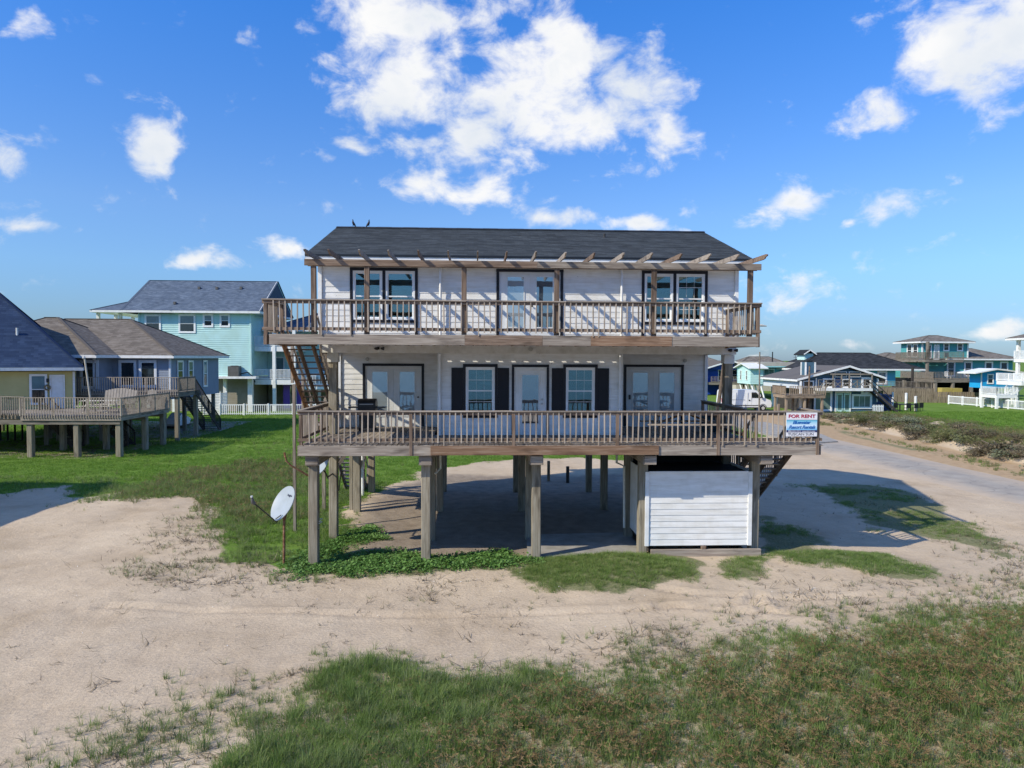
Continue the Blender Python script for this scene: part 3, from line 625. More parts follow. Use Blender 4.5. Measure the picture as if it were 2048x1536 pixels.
wall(XL,XR,3.42,ZT,'+y',YB)
# upper floor slab doubles as the soffit of the recessed porches; lower floor on joists
part('floor',MB().box(XL+.13,XR-.13,YF+.13,YB-.13,ZBND+.27,ZU-.05),'beam_white',H)
part('floor',MB().box(XL+.02,XR-.02,YF+.02,YB-.02,3.30,3.41),'wood_dark',H)
part('ceiling',MB().box(XL+.13,XR-.13,YF+.13,YB-.13,ZT-.14,ZT-.04),'interior',H)
part('porch_ceiling',MB().box(XL+.01,-1.26,YF+.01,YR-.02,ZBND+.262,ZBND+.268),'beam_white',H); part('porch_ceiling',MB().box(4.72,XR-.01,YF+.01,YR-.02,ZBND+.262,ZBND+.268),'beam_white',H)
# white band beams between the storeys
bar('band_board',(XL-.03,YF-.045,ZBND+.128),(1.9,YF-.045,ZBND+.128),.05,.254,'beam_white',H)
bar('band_board',(1.905,YF-.045,ZBND+.128),(XR+.03,YF-.045,ZBND+.128),.05,.254,'beam_white',H)
for x in (XL,XR): bar('band_board',(x,YF-.015,ZBND+.128),(x,YB,ZBND+.128),.06,.254,'beam_white',H)
# corner boards
for x in (XL-.012,XR+.012): post('corner_trim',x,YF-.02,ZBND+.262,ZT,.12,'trim_white',H,ch=.003)
for x in (XL+.05,XR-.05): post('corner_trim',x,YR-.03,3.45,ZBND,.11,'trim_white',H,ch=.003)
for x in (-1.22,4.68): post('corner_trim',x,YF-.02,3.43,ZBND-.002,.11,'trim_white',H,ch=.003)
def blind(x0,x1,z0,z1,y,parent,tilt=.5,pitch=.045):
    mb=MB(); z=z1-.03
    mb.box(x0,x1,y-.015,y+.015,z1-.03,z1)
    while z>z0:
        mb.add([(x0,y-.017,z-.010),(x1,y-.017,z-.010),(x1,y+.017,z+.012),(x0,y+.017,z+.012)],[(0,1,2,3)]); z-=pitch
    return part('blind',mb,'blind_white',parent,kind='stuff',recalc=False)
def sash_window(x0,x1,z0,z1,zm,y,parent,grid=False,blind_to=None,glasskind='pane_glass',lower_dark=False):
    """single-hung vinyl window in an opening"""
    w=part('window',MB().ring(x0,x1,z0,z1,.055,y-.045,y+.06),'vinyl_white',parent)
    for (a,b,dy) in ((zm-.02,z1-.05,.0),(z0+.05,zm+.02,.028)):
        s=part('sash',MB().ring(x0+.05,x1-.05,a,b,.042,y-.02+dy,y+.005+dy),'vinyl_white',w)
        part('pane',MB().box(x0+.088,x1-.088,y-.008+dy,y-.003+dy,a+.04,b-.04),glasskind,w)
        if grid:
            for k in (1,2):
                xx=x0+.09+(x1-x0-.18)*k/3; bar('muntin',(xx,y-.012+dy,a+.042),(xx,y-.012+dy,b-.042),.006,.014,'vinyl_white',w,ch=0)
            zz=(a+b)/2; bar('muntin',(x0+.092,y-.0125+dy,zz),(x1-.092,y-.0125+dy,zz),.006,.014,'vinyl_white',w,ch=0)
    blind(x0+.07,x1-.07,(z0+.06) if blind_to is None else blind_to,z1-.06,y+.10,w)
    return w
def trim_board(p0,p1,wd,parent,mat='trim_black',dp=.035,up=(0,0,1)): return bar('trim_board',p0,p1,dp,wd,mat,parent,up=up,ch=.002)
YT=YF-.042
def lite_door(x0,x1,z0,z1,y,parent,lx0,lx1,lz0,lz1,mat='door_lite',frame=True):
    d=part('door_leaf',MB().box(x0,x1,y-.025,y+.025,z0,z1),'door_white',parent)
    part('lite_frame',MB().ring(lx0-.035,lx1+.035,lz0-.035,lz1+.035,.035,y-.045,y-.024),'door_white',parent)
    part('pane',MB().box(lx0,lx1,y-.036,y-.027,lz0,lz1),mat,parent)
    return d
# upper storey openings
for i,(a,b) in enumerate(((-3.97,-2.0),(5.43,7.42))):
    m=(a+b)/2
    wl=sash_window(a,m-.05,7.25,8.81,8.0,YF,H,grid=False,blind_to=7.3 if i==0 else 7.9)
    wr=sash_window(m+.05,b,7.25,8.81,8.0,YF,H,grid=(i==1),blind_to=8.0 if i==0 else 8.35)
    trim_board((a-.09,YT,8.862),(b+.09,YT,8.862),.10,wl); trim_board((a-.001,YT,7.205),(b+.001,YT,7.205),.085,wl)
    trim_board((m,YT,7.25),(m,YT,8.81),.095,wl,up=(1,0,0))
    for x in (a-.046,b+.046): trim_board((x,YT,6.74),(x,YT,8.81),.09,wl,up=(1,0,0))
d=part('french_door',MB().ring(.70,2.68,6.62,8.82,.05,YF-.02,YF+.06),'door_white',H)
lite_door(.752,1.688,6.72,8.768,YF+.005,d,.97,1.49,7.05,8.66,'door_lite'); lite_door(1.692,2.628,6.72,8.768,YF+.005,d,1.91,2.43,7.05,8.66,'door_lite_dark')
trim_board((.60,YT,8.865),(2.78,YT,8.865),.09,d)
for x in (.655,2.725): trim_board((x,YT,6.71),(x,YT,8.82),.09,d,up=(1,0,0))
part('door_handle',MB().lathe([(.0,0),(.028,.01),(.03,.03),(.0,.05)],(1.77,YF-.085,7.72),10,'y'),'metal_dark',d)
# lower centre: windows with shutters, entry door
for (a,b) in ((-.37,.57),(2.88,3.83)):
    w=sash_window(a,b,4.20,5.75,4.98,YF,H,grid=True,blind_to=5.0)
    trim_board((a-.09,YT,5.80),(b+.09,YT,5.80),.10,w); trim_board((a-.09,YT,4.152),(b+.09,YT,4.152),.09,w)
    for x in (a-.045,b+.045): trim_board((x,YT,4.198),(x,YT,5.749),.09,w,up=(1,0,0))
    for s0,s1 in ((a-.46,a-.094),(b+.094,b+.46)):
        sh=part('shutter',MB().ring(s0,s1,4.21,5.725,.06,YF-.062,YF-.03),'shutter_black',H)
        for z0,z1 in ((4.27,4.93),(4.99,5.665)):
            part('panel',MB().box(s0+.055,s1-.055,YF-.05,YF-.032,z0,z1),'shutter_black',sh)
        part('mid_rail',MB().box(s0+.055,s1-.055,YF-.06,YF-.031,4.925,4.995),'shutter_black',sh)
d=part('entry_door',MB().ring(1.20,2.25,3.50,5.75,.045,YF-.02,YF+.06),'door_white',H)
lite_door(1.247,2.203,3.57,5.70,YF+.005,d,1.46,1.99,3.92,5.50,'door_lite_dark')
trim_board((1.12,YT,5.795),(2.33,YT,5.795),.085,d)
for x in (1.158,2.292): trim_board((x,YT,3.57),(x,YT,5.75),.078,d,up=(1,0,0))
for z in (4.57,4.71): part('door_handle',MB().lathe([(.0,0),(.030,.008),(.034,.03),(.0,.05)],(2.11,YF-.075,z),10,'y'),'lamp_grey',d)
# porch french doors
YT2=YR-.042
for (a,b,k) in ((-4.0,-2.03,0),(5.48,7.47,1)):
    m=(a+b)/2; d=part('french_door',MB().ring(a-.02,b+.02,3.50,5.74,.05,YR-.02,YR+.06),'door_white',H)
    lite_door(a+.033,m-.002,3.57,5.688,YR+.005,d,a+.23,m-.22,3.95,5.53); lite_door(m+.002,b-.033,3.57,5.688,YR+.005,d,m+.22,b-.23,3.95,5.53)
    trim_board((a-.115,YT2,5.785),(b+.115,YT2,5.785),.09,d)
    for x in (a-.068,b+.068): trim_board((x,YT2,3.57),(x,YT2,5.74),.09,d,up=(1,0,0))
    if k==0: part('door_handle',MB().lathe([(0,0),(.03,.01),(.034,.035),(0,.055)],(b-.10,YR-.08,4.62),10,'y'),'metal_black',d)
    else: part('keypad_lock',MB().box(a+.07,a+.14,YR-.055,YR-.02,4.55,4.72),'metal_black',d)
# downspouts
for x in (-1.20,4.64):
    part('downspout',MB().tube([(x,YF-.10,3.5),(x,YF-.10,6.17)],.042,8),'trim_white',H,smooth=True)
    part('downspout',MB().tube([(x+.02,YF-.16,6.74),(x+.02,YF-.16,8.75),(x+.02,YF-.10,8.95),(x+.05,YF-.45,9.05)],.042,8),'trim_white',H,smooth=True)
part('drain_pipe',MB().tube([(-1.18,23.05,3.2),(-1.18,23.05,2.45),(-1.35,22.9,2.30)],.035,8),'pvc',H,smooth=True)
part('drain_pipe',MB().tube([(4.62,23.2,3.2),(4.62,23.2,2.6),(4.85,23.1,2.5),(4.87,23.1,.45)],.04,8),'pvc',H,smooth=True)
part('drain_pipe',MB().tube([(-4.95,30.9,3.2),(-4.95,30.9,.02)],.06,8),'trim_white',H,smooth=True)
part('supply_pipe',MB().tube([(1.9,28.2,3.0),(1.9,28.2,.05)],.025,6),'pvc',H,smooth=True); part('supply_pipe',MB().tube([(1.9,28.0,3.03),(5.0,28.0,3.03),(5.0,27.6,3.0)],.025,6),'pvc',H,smooth=True)
part('cable',MB().tube([(-4.5,23.25,2.6),(-4.42,23.2,2.3),(-4.46,23.2,1.9),(-4.5,23.25,1.7)],.02,6),'metal_black',H,smooth=True)
# flood lights under the deck and small porch lamps
for x,y in ((-3.18,22.86),(8.28,22.86)):
    f=part('flood_light',MB().box(x-.05,x+.05,y,y+.09,6.30,6.38),'metal_dark',H)
    for sx in (-1,1):
        part('lamp_head',MB().lathe([(.02,0),(.035,.02),(.06,.10),(.055,.115)],(x+sx*.10,y-.02,6.33),10,'x'),'metal_black',f)
for x,y,z in ((-3.95,YR-.09,5.98),(7.62,YR-.09,5.98),(.72+1.0,YF-.15,6.33)): part('porch_lamp',MB().lathe([(.05,0),(.07,.02),(.06,.06),(.0,.075)],(x,y,z),10,'y'),'lamp_grey',H,smooth=True)
# ------------------------------------------------------------------ roof
EY0,EY1,RY,RZ,EZ=22.45,32.55,27.5,10.98,9.24
RX0,RX1=XL-.36,XR+.36
def stepped_gable():
    run=RY-EY0; slope=math.hypot(run,RZ-EZ); n=int(slope/.145)
    prof=[]
    for i in range(n+1):
        t=i/n; y=EY0+run*t; z=EZ+(RZ-EZ)*t
        if i: prof.append((y,z+.004))
        if i<n: prof.append((y,z+.020))
    prof.insert(0,(EY0-.005,EZ-.02)); back=[(2*RY-y,z) for y,z in reversed(prof)]
    under=[(EY1-.01,EZ-.09),(RY,RZ-.10),(EY0+.01,EZ-.09)]
    top=prof+back
    # shingle surface split along x so the courses waver a little
    xs=np.linspace(RX0,RX1,36); vs=[];fs=[];uv=[]; m=len(top); rg=random.Random(5)
    for x in xs:
        for j,(y,z) in enumerate(top): vs.append((x,y,z+rg.uniform(-.003,.003)))
    dist=[0]
    for a,b in zip(top[:-1],top[1:]): dist.append(dist[-1]+math.hypot(b[0]-a[0],b[1]-a[1]))
    for i in range(len(xs)-1):
        for j in range(m-1):
            fs.append((i*m+j,(i+1)*m+j,(i+1)*m+j+1,i*m+j+1)); uv+=[(xs[i],dist[j]),(xs[i+1],dist[j]),(xs[i+1],dist[j+1]),(xs[i],dist[j+1])]
    mb=MB(); mb.uv=[]; mb.add(vs,fs,uv)
    b=len(mb.v)
    for x in (RX0,RX1):
        for p in under: mb.v.append((x,p[0],p[1]))
    n0=[j for j in range(m)]; last=(len(xs)-1)*m
    mb.f+= [tuple(n0)+(b,b+1,b+2),tuple(last+j for j in reversed(n0))+(b+5,b+4,b+3),(b,b+3,b+4,b+1),(b+1,b+4,b+5,b+2),(b+2,b+5,last,0),(m-1,last+m-1,b+3,b)]
    for f in mb.f[-6:]: mb.uv+=[(0,0)]*len(f)
    return part('roof',mb,'shingle_charcoal',H)
roof=stepped_gable()
mb=MB()
for i in range(28):
    a=RX0+(RX1-RX0)*i/28; b=RX0+(RX1-RX0)*(i+1)/28+.05
    part('ridge_shingle',MB().prism([(RY-.17,RZ-.028),(RY,RZ+.034),(RY+.17,RZ-.028),(RY+.17,RZ-.018+.004*(i%2)),(RY,RZ+.046+.004*(i%2)),(RY-.17,RZ-.018+.004*(i%2))],'x',a,min(b,RX1+.005)),'metal_dark',roof)
part('drip_edge',MB().box(RX0,RX1,EY0-.03,EY0-.008,EZ-.055,EZ+.012),'metal_black',roof)
part('eave_fascia',MB().box(RX0+.02,RX1-.02,EY0+.0,EY0+.03,EZ-.27,EZ-.06),'trim_white',roof); part('eave_fascia',MB().box(RX0+.02,RX1-.02,EY1-.04,EY1-.01,EZ-.27,EZ-.06),'trim_white',roof)
part('soffit',MB().box(RX0+.02,RX1-.02,EY0+.031,YF-.03,EZ-.25,EZ-.235),'trim_white',roof)
for x in (RX0+.015,RX1-.015):
    for sy in (-1,1): bar('rake_board',(x,RY+sy*(RY-EY0-.02),EZ-.17),(x,RY,RZ-.17),.03,.17,'trim_white',roof)
for x,fc in ((XL,'-x'),(XR,'+x')):   # gable ends
    part('gable_wall',MB().prism([(YF,ZT-.02),(RY,RZ-.16),(YB,ZT-.02)],'x',x-.06,x+.06),'siding_white',H)
vp=part('vent_pipe',MB().tube([(4.65,26.05,10.2),(4.65,26.05,10.62)],.045,10),'metal_dark',H,smooth=True)
part('flashing',MB().lathe([(.13,0),(.05,.12)],(4.65,26.05,10.40),10),'metal_dark',vp)
# ------------------------------------------------------------------ pilings and girders
PXS=[-4.68,-1.46,1.75,5.07,8.52]; PYS=[20.78,23.42,27.9,31.9]; PY0=[20.62,20.82,21.0,21.30,21.34]
for i,x in enumerate(PXS):
    for j,y in enumerate(PYS):
        if j==0: y=PY0[i]
        xx=x+R.uniform(-.03,.03); lean=R.uniform(-.02,.02)
        top=3.2
        if j==1 and i in (0,4): top=ZBND-.002; xx=x-(.14 if i==4 else 0)
        bar('piling',(xx+lean,y,-.5),(xx,y,top),.27,.27,'wood_pile',H,ch=.02)
        if j==1 and i in (0,4): part('post_collar',MB().box(xx-.17,xx+.17,y-.17,y+.17,ZBND-.30,ZBND-.005),'plastic_white',H)
    for s in (-1,1): bar('girder',(x+s*.165-.02,20.42,3.09),(x+s*.165-.02,YB,3.09),.055,.28,'wood_grey',H)
    part('girder_end',MB().box(x-.19,x+.15,20.36,20.62,2.96,3.215),'wood_grey',H)
for k in range(34):
    x=XL+.2+k*.4
    if x<XR-.05: bar('floor_joist',(x,YF,3.265),(x,YB-.1,3.265),.04,.06,'wood_dark',H)
part('pile_rope',MB().tube([(-4.83,20.62,1.33),(-4.54,20.62,1.30),(-4.53,20.93,1.3),(-4.83,20.93,1.32),(-4.83,20.625,1.22),(-4.54,20.62,1.24),(-4.53,20.93,1.22),(-4.83,20.94,1.2),(-4.83,20.62,1.14),(-4.62,20.615,1.19),(-4.56,20.61,1.1),(-4.72,20.61,.98)],.012,6),'rope_white',H)
# ------------------------------------------------------------------ decks
def deck(label,outline_mb,boards,mat='wood_grey'):
    return part('deck',outline_mb,mat,H,label=label)
LD=part('deck',MB().box(-5.0,10.02,20.36,20.40,3.26,3.50),'wood_grey',H,label='lower deck of grey boards carried by the front pilings')
rz=random.Random(11)
x=-5.04
k=0
while x<10.05:                                     # boards run away from the camera
    w=.138; y1=YR-.03 if (x<-1.36 or x>4.75) else YF-.05
    if x>8.5: y1=21.62
    if x+w>-1.36 and x<-1.2: y1=YF-.05
    bar('deck_board',(x+w/2,20.250,ZL-.02+rz.uniform(-.003,.003)),(x+w/2,y1,ZL-.02),w,.036,'wood_grey',LD,jit=.0015); x+=.146; k+=1
for y in (20.75,21.6,22.4): bar('joist',(-4.95,y,3.37),(10.0 if y<21.7 else 8.4,y,3.37),.04,.23,'wood_brown',LD)
for y in (23.4,24.2,25.0,25.6):
    bar('joist',(-4.95,y,3.37),(-1.4,y,3.37),.04,.23,'wood_brown',LD); bar('joist',(4.8,y,3.37),(8.4,y,3.37),.04,.23,'wood_brown',LD)
bar('fascia_board',(-5.04,20.268,3.385),(-1.16,20.268,3.385),.04,.285,'wood_grey',LD)
bar('fascia_board',(-1.32,20.222,3.40),(5.25,20.222,3.40),.045,.27,'wood_red',LD,label='newer reddish fascia board')
bar('fascia_board',(5.255,20.268,3.385),(9.95,20.268,3.385),.04,.285,'wood_grey',LD)
bar('fascia_board',(-5.06,20.30,3.385),(-5.06,26.0,3.385),.04,.285,'wood_grey',LD); bar('fascia_board',(10.07,20.30,3.385),(10.07,21.64,3.385),.04,.285,'wood_grey',LD)
def balusters(p0,p1,z0,z1,sp,parent,skip=(),s=.036,off=(0,0),mat='wood_baluster',z0b=None,z1b=None):
    p0,p1=Vector(p0),Vector(p1); L=(p1-p0).length; n=int(L/sp)
    for i in range(1,n):
        t=i/n; p=p0+(p1-p0)*t
        if any(abs(p.x-a)<.09 and abs(p.y-b)<.3 for a,b in skip): continue
        zz0=z0+(0 if z0b is None else (z0b-z0)*t); zz1=z1+(0 if z1b is None else (z1b-z1)*t)
        bar('baluster',(p.x+off[0],p.y+off[1],zz0-(.10 if rz.random()<.05 else 0)+rz.uniform(-.012,.012)),(p.x+off[0],p.y+off[1],zz1),s,s,mat,parent,jit=.012,up=(0,1,0))
LPX=[-1.88,1.05,4.05,7.01,9.96]
def rail_line(a,b,zf,parent,posts=(),ps=.09,sp=.163,top='wood_grey',cut=True,pm='wood_brown',off=(0,0)):
    a,b=Vector((*a,0)),Vector((*b,0)); d=(b-a).normalized(); nrm=Vector((d.y,-d.x,0))
    L=(b-a).length; n=max(1,round(L/3.0)); tz=zf+.985
    for i in range(n):
        p=a+(b-a)*(i/n); q=a+(b-a)*((i+1)/n); s1=rz.uniform(-.012,.012)
        bar('top_rail',(p.x-d.x*.0,p.y,tz-.02+.001*i),(q.x,q.y,tz-.02+s1*.3),.14,.038,top,parent,jit=.002)
        bar('sub_rail',(p.x,p.y,tz-.085),(q.x,q.y,tz-.085),.038,.085,pm,parent); bar('bottom_rail',(p.x,p.y,zf+.15),(q.x,q.y,zf+.15),.038,.085,pm,parent)
    for (x,y) in posts: post('rail_post',x,y,zf-.30,tz-.042,ps,pm,parent,jit=.006)
    balusters((a.x,a.y,0),(b.x,b.y,0),zf+.07,tz-.045,sp,parent,skip=[(x,y) for x,y in posts],off=(nrm.x*.032,nrm.y*.032))
rail_line((-5.06,20.26),(10.09,20.26),ZL,LD,posts=[(x,20.27) for x in LPX]+[(-4.98,20.30)])
rail_line((-4.97,25.5),(-5.03,20.33),ZL,LD,posts=[(-5.0,23.0)])
rail_line((10.06,20.33),(10.06,21.6),ZL,LD,posts=[(10.04,21.55)])
rail_line((8.30,21.62),(8.25,25.6),ZL,LD,posts=[(8.32,21.6),(8.25,25.55)])
# upper deck
UD=part('deck',MB().box(-5.85,8.12,20.36,20.40,6.43,6.64),'wood_grey',H,label='upper deck along the second storey')
y=20.30
while y<YF-.20:
    xs=[-5.95,-2.6+rz.uniform(-1,1),1.2+rz.uniform(-1,1),4.8+rz.uniform(-1,1),8.16]
    if y>22.12: xs[0]=-5.0
    for a,b in zip(xs[:-1],xs[1:]): bar('deck_board',(a+.003,y+.069,ZU-.018),(b-.003,y+.069,ZU-.018),.135,.036,'wood_grey',UD,jit=.0008)
    y+=.1465+(.034 if 22.35<y<22.5 else 0)
for k in range(35):
    x=-5.9+k*.412
    if x<8.1: bar('joist',(x,20.40,6.535),(x,(22.1 if x<-5 else YF-.075),6.535),.04,.21,'wood_brown',UD)
for a,b,m,l in ((-5.83,-.36,'wood_grey',None),(-.355,1.86,'wood_brown',None),(1.865,3.25,'wood_grey',None),(3.255,5.6,'wood_red','reddish length of fascia board'),(5.605,8.14,'wood_grey',None)):
    bar('fascia_board',(a,20.262 if m!='wood_red' else 20.250,6.545),(b,20.262 if m!='wood_red' else 20.250,6.545),.042,.29,m,UD,label=l)
bar('fascia_board',(-5.98,20.30,6.545),(-5.98,22.15,6.545),.04,.285,'wood_grey',UD); bar('fascia_board',(8.17,20.30,6.545),(8.17,YF-.05,6.545),.04,.285,'wood_grey',UD)
UPX=[-3.13,-.38,2.28,5.10]
rail_line((-6.02,20.26),(8.22,20.26),ZU,UD,posts=[(-5.93,20.29),(8.14,20.30)])
rail_line((-5.98,22.15),(-5.98,20.33),ZU,UD,sp=.105,posts=[(-5.96,22.1)])
rail_line((8.17,20.33),(8.17,YF-.06),ZU,UD,posts=[(8.15,22.85)])
# ------------------------------------------------------------------ pergola
PG=part('pergola',MB().box(-4.86,1.70,20.30,20.345,8.62,8.80),'wood_brown',H)
bar('beam',(1.705,20.323,8.71),(8.22,20.323,8.71),.045,.185,'wood_grey',PG)
bar('beam',(-4.80,20.475,8.71),(8.15,20.475,8.71),.045,.185,'wood_brown',PG)
for x in [-4.62]+UPX+[7.93]: bar('post',(x,20.40,6.70),(x,20.40,8.80 if x!=-4.62 else 8.6),.145,.105,'wood_brown',PG,up=(0,1,0),ch=.008,jit=.002)
for i in range(17):
    x=8.15-.815*i if i<16 else -4.72
    zz=8.975
    pr=[(YF-.35,zz-.06),(YF-.35,zz+.06),(19.80,zz+.06),(19.71,zz+.03),(19.74,zz-.0),(19.86,zz-.02),(19.90,zz-.06),(20.05,zz-.075)]
    pr=[(a,b-.115*(YF-.35-a)/3.2*.25) for a,b in pr]
    o=part('rafter',MB().prism(pr,'x',-.02,.02),'wood_grey' if i%3 else 'wood_brown',PG)
    o.location.x+=x; o.rotation_euler=(R.gauss(0,.004),0,R.gauss(0,.006))
# ------------------------------------------------------------------ outside stair at the left, from the upper deck down to the lower level
ST=part('stair',MB().box(-6.06,-4.92,22.13,22.17,6.38,6.62),'wood_brown',H,label='left stair from the upper to the lower deck')
bar('stringer',(-5.97,22.2,6.50),(-5.97,26.2,3.50),.045,.30,'wood_orange',ST,label='newer orange stringer',ch=.006)
for x,m in ((-5.52,'wood_brown'),(-5.08,'wood_brown')): bar('stringer',(x,22.2,6.46),(x,26.2,3.46),.045,.24,m,ST)
for i in range(15):
    t=(i+.5)/15; y=22.25+3.9*t; z=6.66-3.0*t-.08
    bar('tread',(-6.02,y,z),(-4.99,y,z),.27,.04,'wood_brown',ST)
for i in range(22):
    t=(i+.5)/22; y=22.7+3.4*t; z=6.3-2.6*t
    bar('baluster',(-4.98,y,z-.15),(-4.98,y,z+.88),.035,.035,'wood_grey',ST,jit=.01)
bar('hand_rail',(-4.99,22.5,7.33-.02),(-4.99,26.1,4.60),.045,.09,'wood_grey',ST)
bar('hand_rail',(-6.02,22.2,7.4),(-6.02,26.2,4.45),.045,.09,'wood_grey',ST)
for y,z in ((23.5,5.6),(24.9,4.6),(26.1,3.7)): post('rail_post',-6.03,y,z-.4,z+.85,.085,'wood_grey',ST)
post('support_post',-6.26,24.62,-.4,5.12,.095,'wood_grey',ST)
# landing and the flight down to the ground
LS=part('landing',MB().box(-6.1,-4.98,26.22,28.4,3.42,3.54),'wood_grey',H)
bar('fascia_board',(-6.12,26.2,3.35),(-6.12,28.4,3.35),.04,.25,'wood_brown',LS)
for x in (-5.95,-5.05): bar('stringer',(x,28.4,3.42),(x,32.6,.05),.045,.28,'wood_brown',LS)
for i in range(16):
    t=(i+.5)/16; bar('tread',(-6.0,28.45+4.1*t,3.5-3.4*t),(-5.0,28.45+4.1*t,3.5-3.4*t),.26,.04,'wood_grey',LS)
for x in (-6.05,-4.98): post('support_post',x,28.3,-.4,3.5,.13,'wood_pile',LS)
bar('brace',(-5.9,28.4,1.2),(-5.0,28.5,2.5),.04,.12,'wood_grey',LS)
for x in (-6.02,-4.98):
    bar('hand_rail',(x,28.4,4.45),(x,32.6,1.0),.045,.09,'wood_grey',LS)
    for i in range(5): t=i/4; post('rail_post',x,28.4+4.1*t,3.3-3.3*t,4.4-3.4*t,.08,'wood_grey',LS)
# right-hand stair going down behind the lower deck
RS=part('stair',MB().box(8.66,10.04,21.63,21.67,3.26,3.50),'wood_brown',H,label='right stair from the lower deck to the sand')
for x in (8.72,9.36,9.98): bar('stringer',(x,21.66,3.40),(x,26.3,.02),.045,.27,'wood_brown',RS)
for i in range(17):
    t=(i+.5)/17; bar('tread',(8.68,21.7+4.5*t,3.46-3.3*t),(10.02,21.7+4.5*t,3.46-3.3*t),.26,.04,'wood_grey',RS)
for x in (8.70,10.0):
    bar('hand_rail',(x,21.6,4.48),(x,26.3,1.02),.045,.09,'wood_grey',RS)
    for i in range(4): t=i/3; post('rail_post',x,21.7+4.5*t,3.2-3.2*t,4.42-3.3*t,.085,'wood_brown',RS)
    for i in range(26):
        t=(i+.5)/26; post('baluster',x,21.7+4.5*t,3.5-3.3*t,4.42-3.36*t,.035,'wood_baluster',RS,jit=.008)

# ------------------------------------------------------------------ things round the house
def text(name,s,size,loc,mat,parent,bold=0.0,shear=0.0,width=None,spacing=1.0,mtx=None,thick=.0015):
    c=bpy.data.curves.new(name,'FONT'); c.body=s; c.size=size; c.align_x='CENTER'; c.align_y='CENTER'; c.offset=bold; c.shear=shear; c.space_character=spacing; c.extrude=thick; c.resolution_u=3
    o=bpy.data.objects.new(name,c); COL.objects.link(o); dg=bpy.context.evaluated_depsgraph_get()
    me=bpy.data.meshes.new_from_object(o.evaluated_get(dg)); COL.objects.unlink(o); bpy.data.objects.remove(o)
    a=np.array([v.co[:] for v in me.vertices]); w=a[:,0].max()-a[:,0].min(); k=1 if width is None else width/w
    for v in me.vertices: v.co.x*=k
    if mtx is None: mtx=Matrix.Rotation(math.radians(90),4,'X')
    me.transform(mtx); me.materials.clear(); me.materials.append(MATS[mat]); me.name=name
    o=bpy.data.objects.new(name,me); link(o,loc,parent); return o
# FOR RENT sign on the rail
SG=thing('rental_sign',(9.44,20.2,3.8),'red, white and blue rental sign hung on the right end of the deck rail','sign')
part('board',MB().box(8.985,9.905,20.185,20.197,3.80,4.495),'sign_white',SG)
part('print_panel',MB().box(8.992,9.898,20.179,20.184,3.985,4.275),'sign_print',SG)
part('stripe',MB().box(8.992,9.898,20.179,20.184,3.925,3.982),'sign_navy',SG); part('stripe',MB().box(8.992,9.898,20.179,20.184,4.277,4.285),'sign_navy',SG)
text('lettering','FOR RENT',.135,(9.445,20.181,4.385),'sign_red',SG,bold=.004,width=.80)
text('lettering','Bluewater',.135,(9.43,20.177,4.205),'sign_blue',SG,bold=.004,shear=.35,width=.55,spacing=.9)
text('lettering','Resort Rentals',.135,(9.445,20.177,4.068),'sign_blue',SG,bold=.004,shear=.35,width=.80,spacing=.9)
text('lettering','888-233-1012  www.brrt.com',.055,(9.445,20.177,3.953),'sign_white',SG,bold=.0005,width=.80,spacing=1.05)
text('lettering','TUSCAN SUN',.105,(9.42,20.181,3.862),'sign_ink',SG,width=.76)
# two dark birds on the ridge
def bird(x,flip,label):
    f=-1 if flip else 1; b=(x,RY-.02,RZ+.035)
    V=[(0,0,.17),(-.05*f,0,.10),(-.12*f,0,.0),(.035*f,0,.235),(.03*f,0,.30),(.025*f,0,.345),(.065*f,-.01,.365),(.02*f,.03,.10),(.03*f,.03,.03),(.02*f,-.03,.10),(.03*f,-.03,.03)]
    E=[(0,1),(1,2),(0,3),(3,4),(4,5),(5,6),(0,7),(7,8),(0,9),(9,10)]
    rd=[.075,.055,(.035,.012),.055,.028,.032,.008,.016,.008,.016,.008]
    o=smooth_chain('bird',[(b[0]+p[0]*.78,b[1]+p[1]*.78,b[2]+p[2]*.74) for p in V],E,[(tuple(q*.75 for q in r_) if isinstance(r_,tuple) else r_*.75) for r_ in rd],'bird_black',None,label=label,cat='bird',group='birds on the roof ridge'); return o
def atx(px,Y): return (px-954.5)/1420.0*Y
bird(atx(711,27.5),True,'taller black bird on the roof ridge, neck stretched up, the left of the two'); bird(atx(740,27.5),False,'hunched black bird on the roof ridge, the right of the two')
# gas grill under the porch
G=thing('gas_grill',(-3.72,24.35,ZL),'black gas grill standing on the lower deck before the left french door','grill')
part('cabinet',MB().box(-3.98,-3.46,24.12,24.58,ZL+.10,ZL+.70),'metal_black',G); part('firebox',MB().box(-4.02,-3.42,24.08,24.62,ZL+.705,ZL+.84),'metal_dark',G)
part('lid',MB().prism([(24.08,ZL+.845),(24.08,ZL+.96),(24.15,ZL+1.05),(24.28,ZL+1.10),(24.45,ZL+1.09),(24.58,ZL+1.0),(24.62,ZL+.845)],'x',-4.02,-3.42),'metal_black',G)
part('lid_handle',MB().tube([(-3.95,24.03,ZL+.92),(-3.49,24.03,ZL+.92)],.014,6),'lamp_grey',G)
for a,b in ((-4.34,-4.03),(-3.41,-3.10)): part('side_shelf',MB().box(a,b,24.12,24.58,ZL+.78,ZL+.82),'metal_black',G)
for x in (-3.96,-3.48):
    for y in (24.14,24.56): part('wheel',MB().lathe([(.05,-.02),(.055,0),(.05,.02)],(x,y,ZL+.055),10,'x'),'rubber',G)
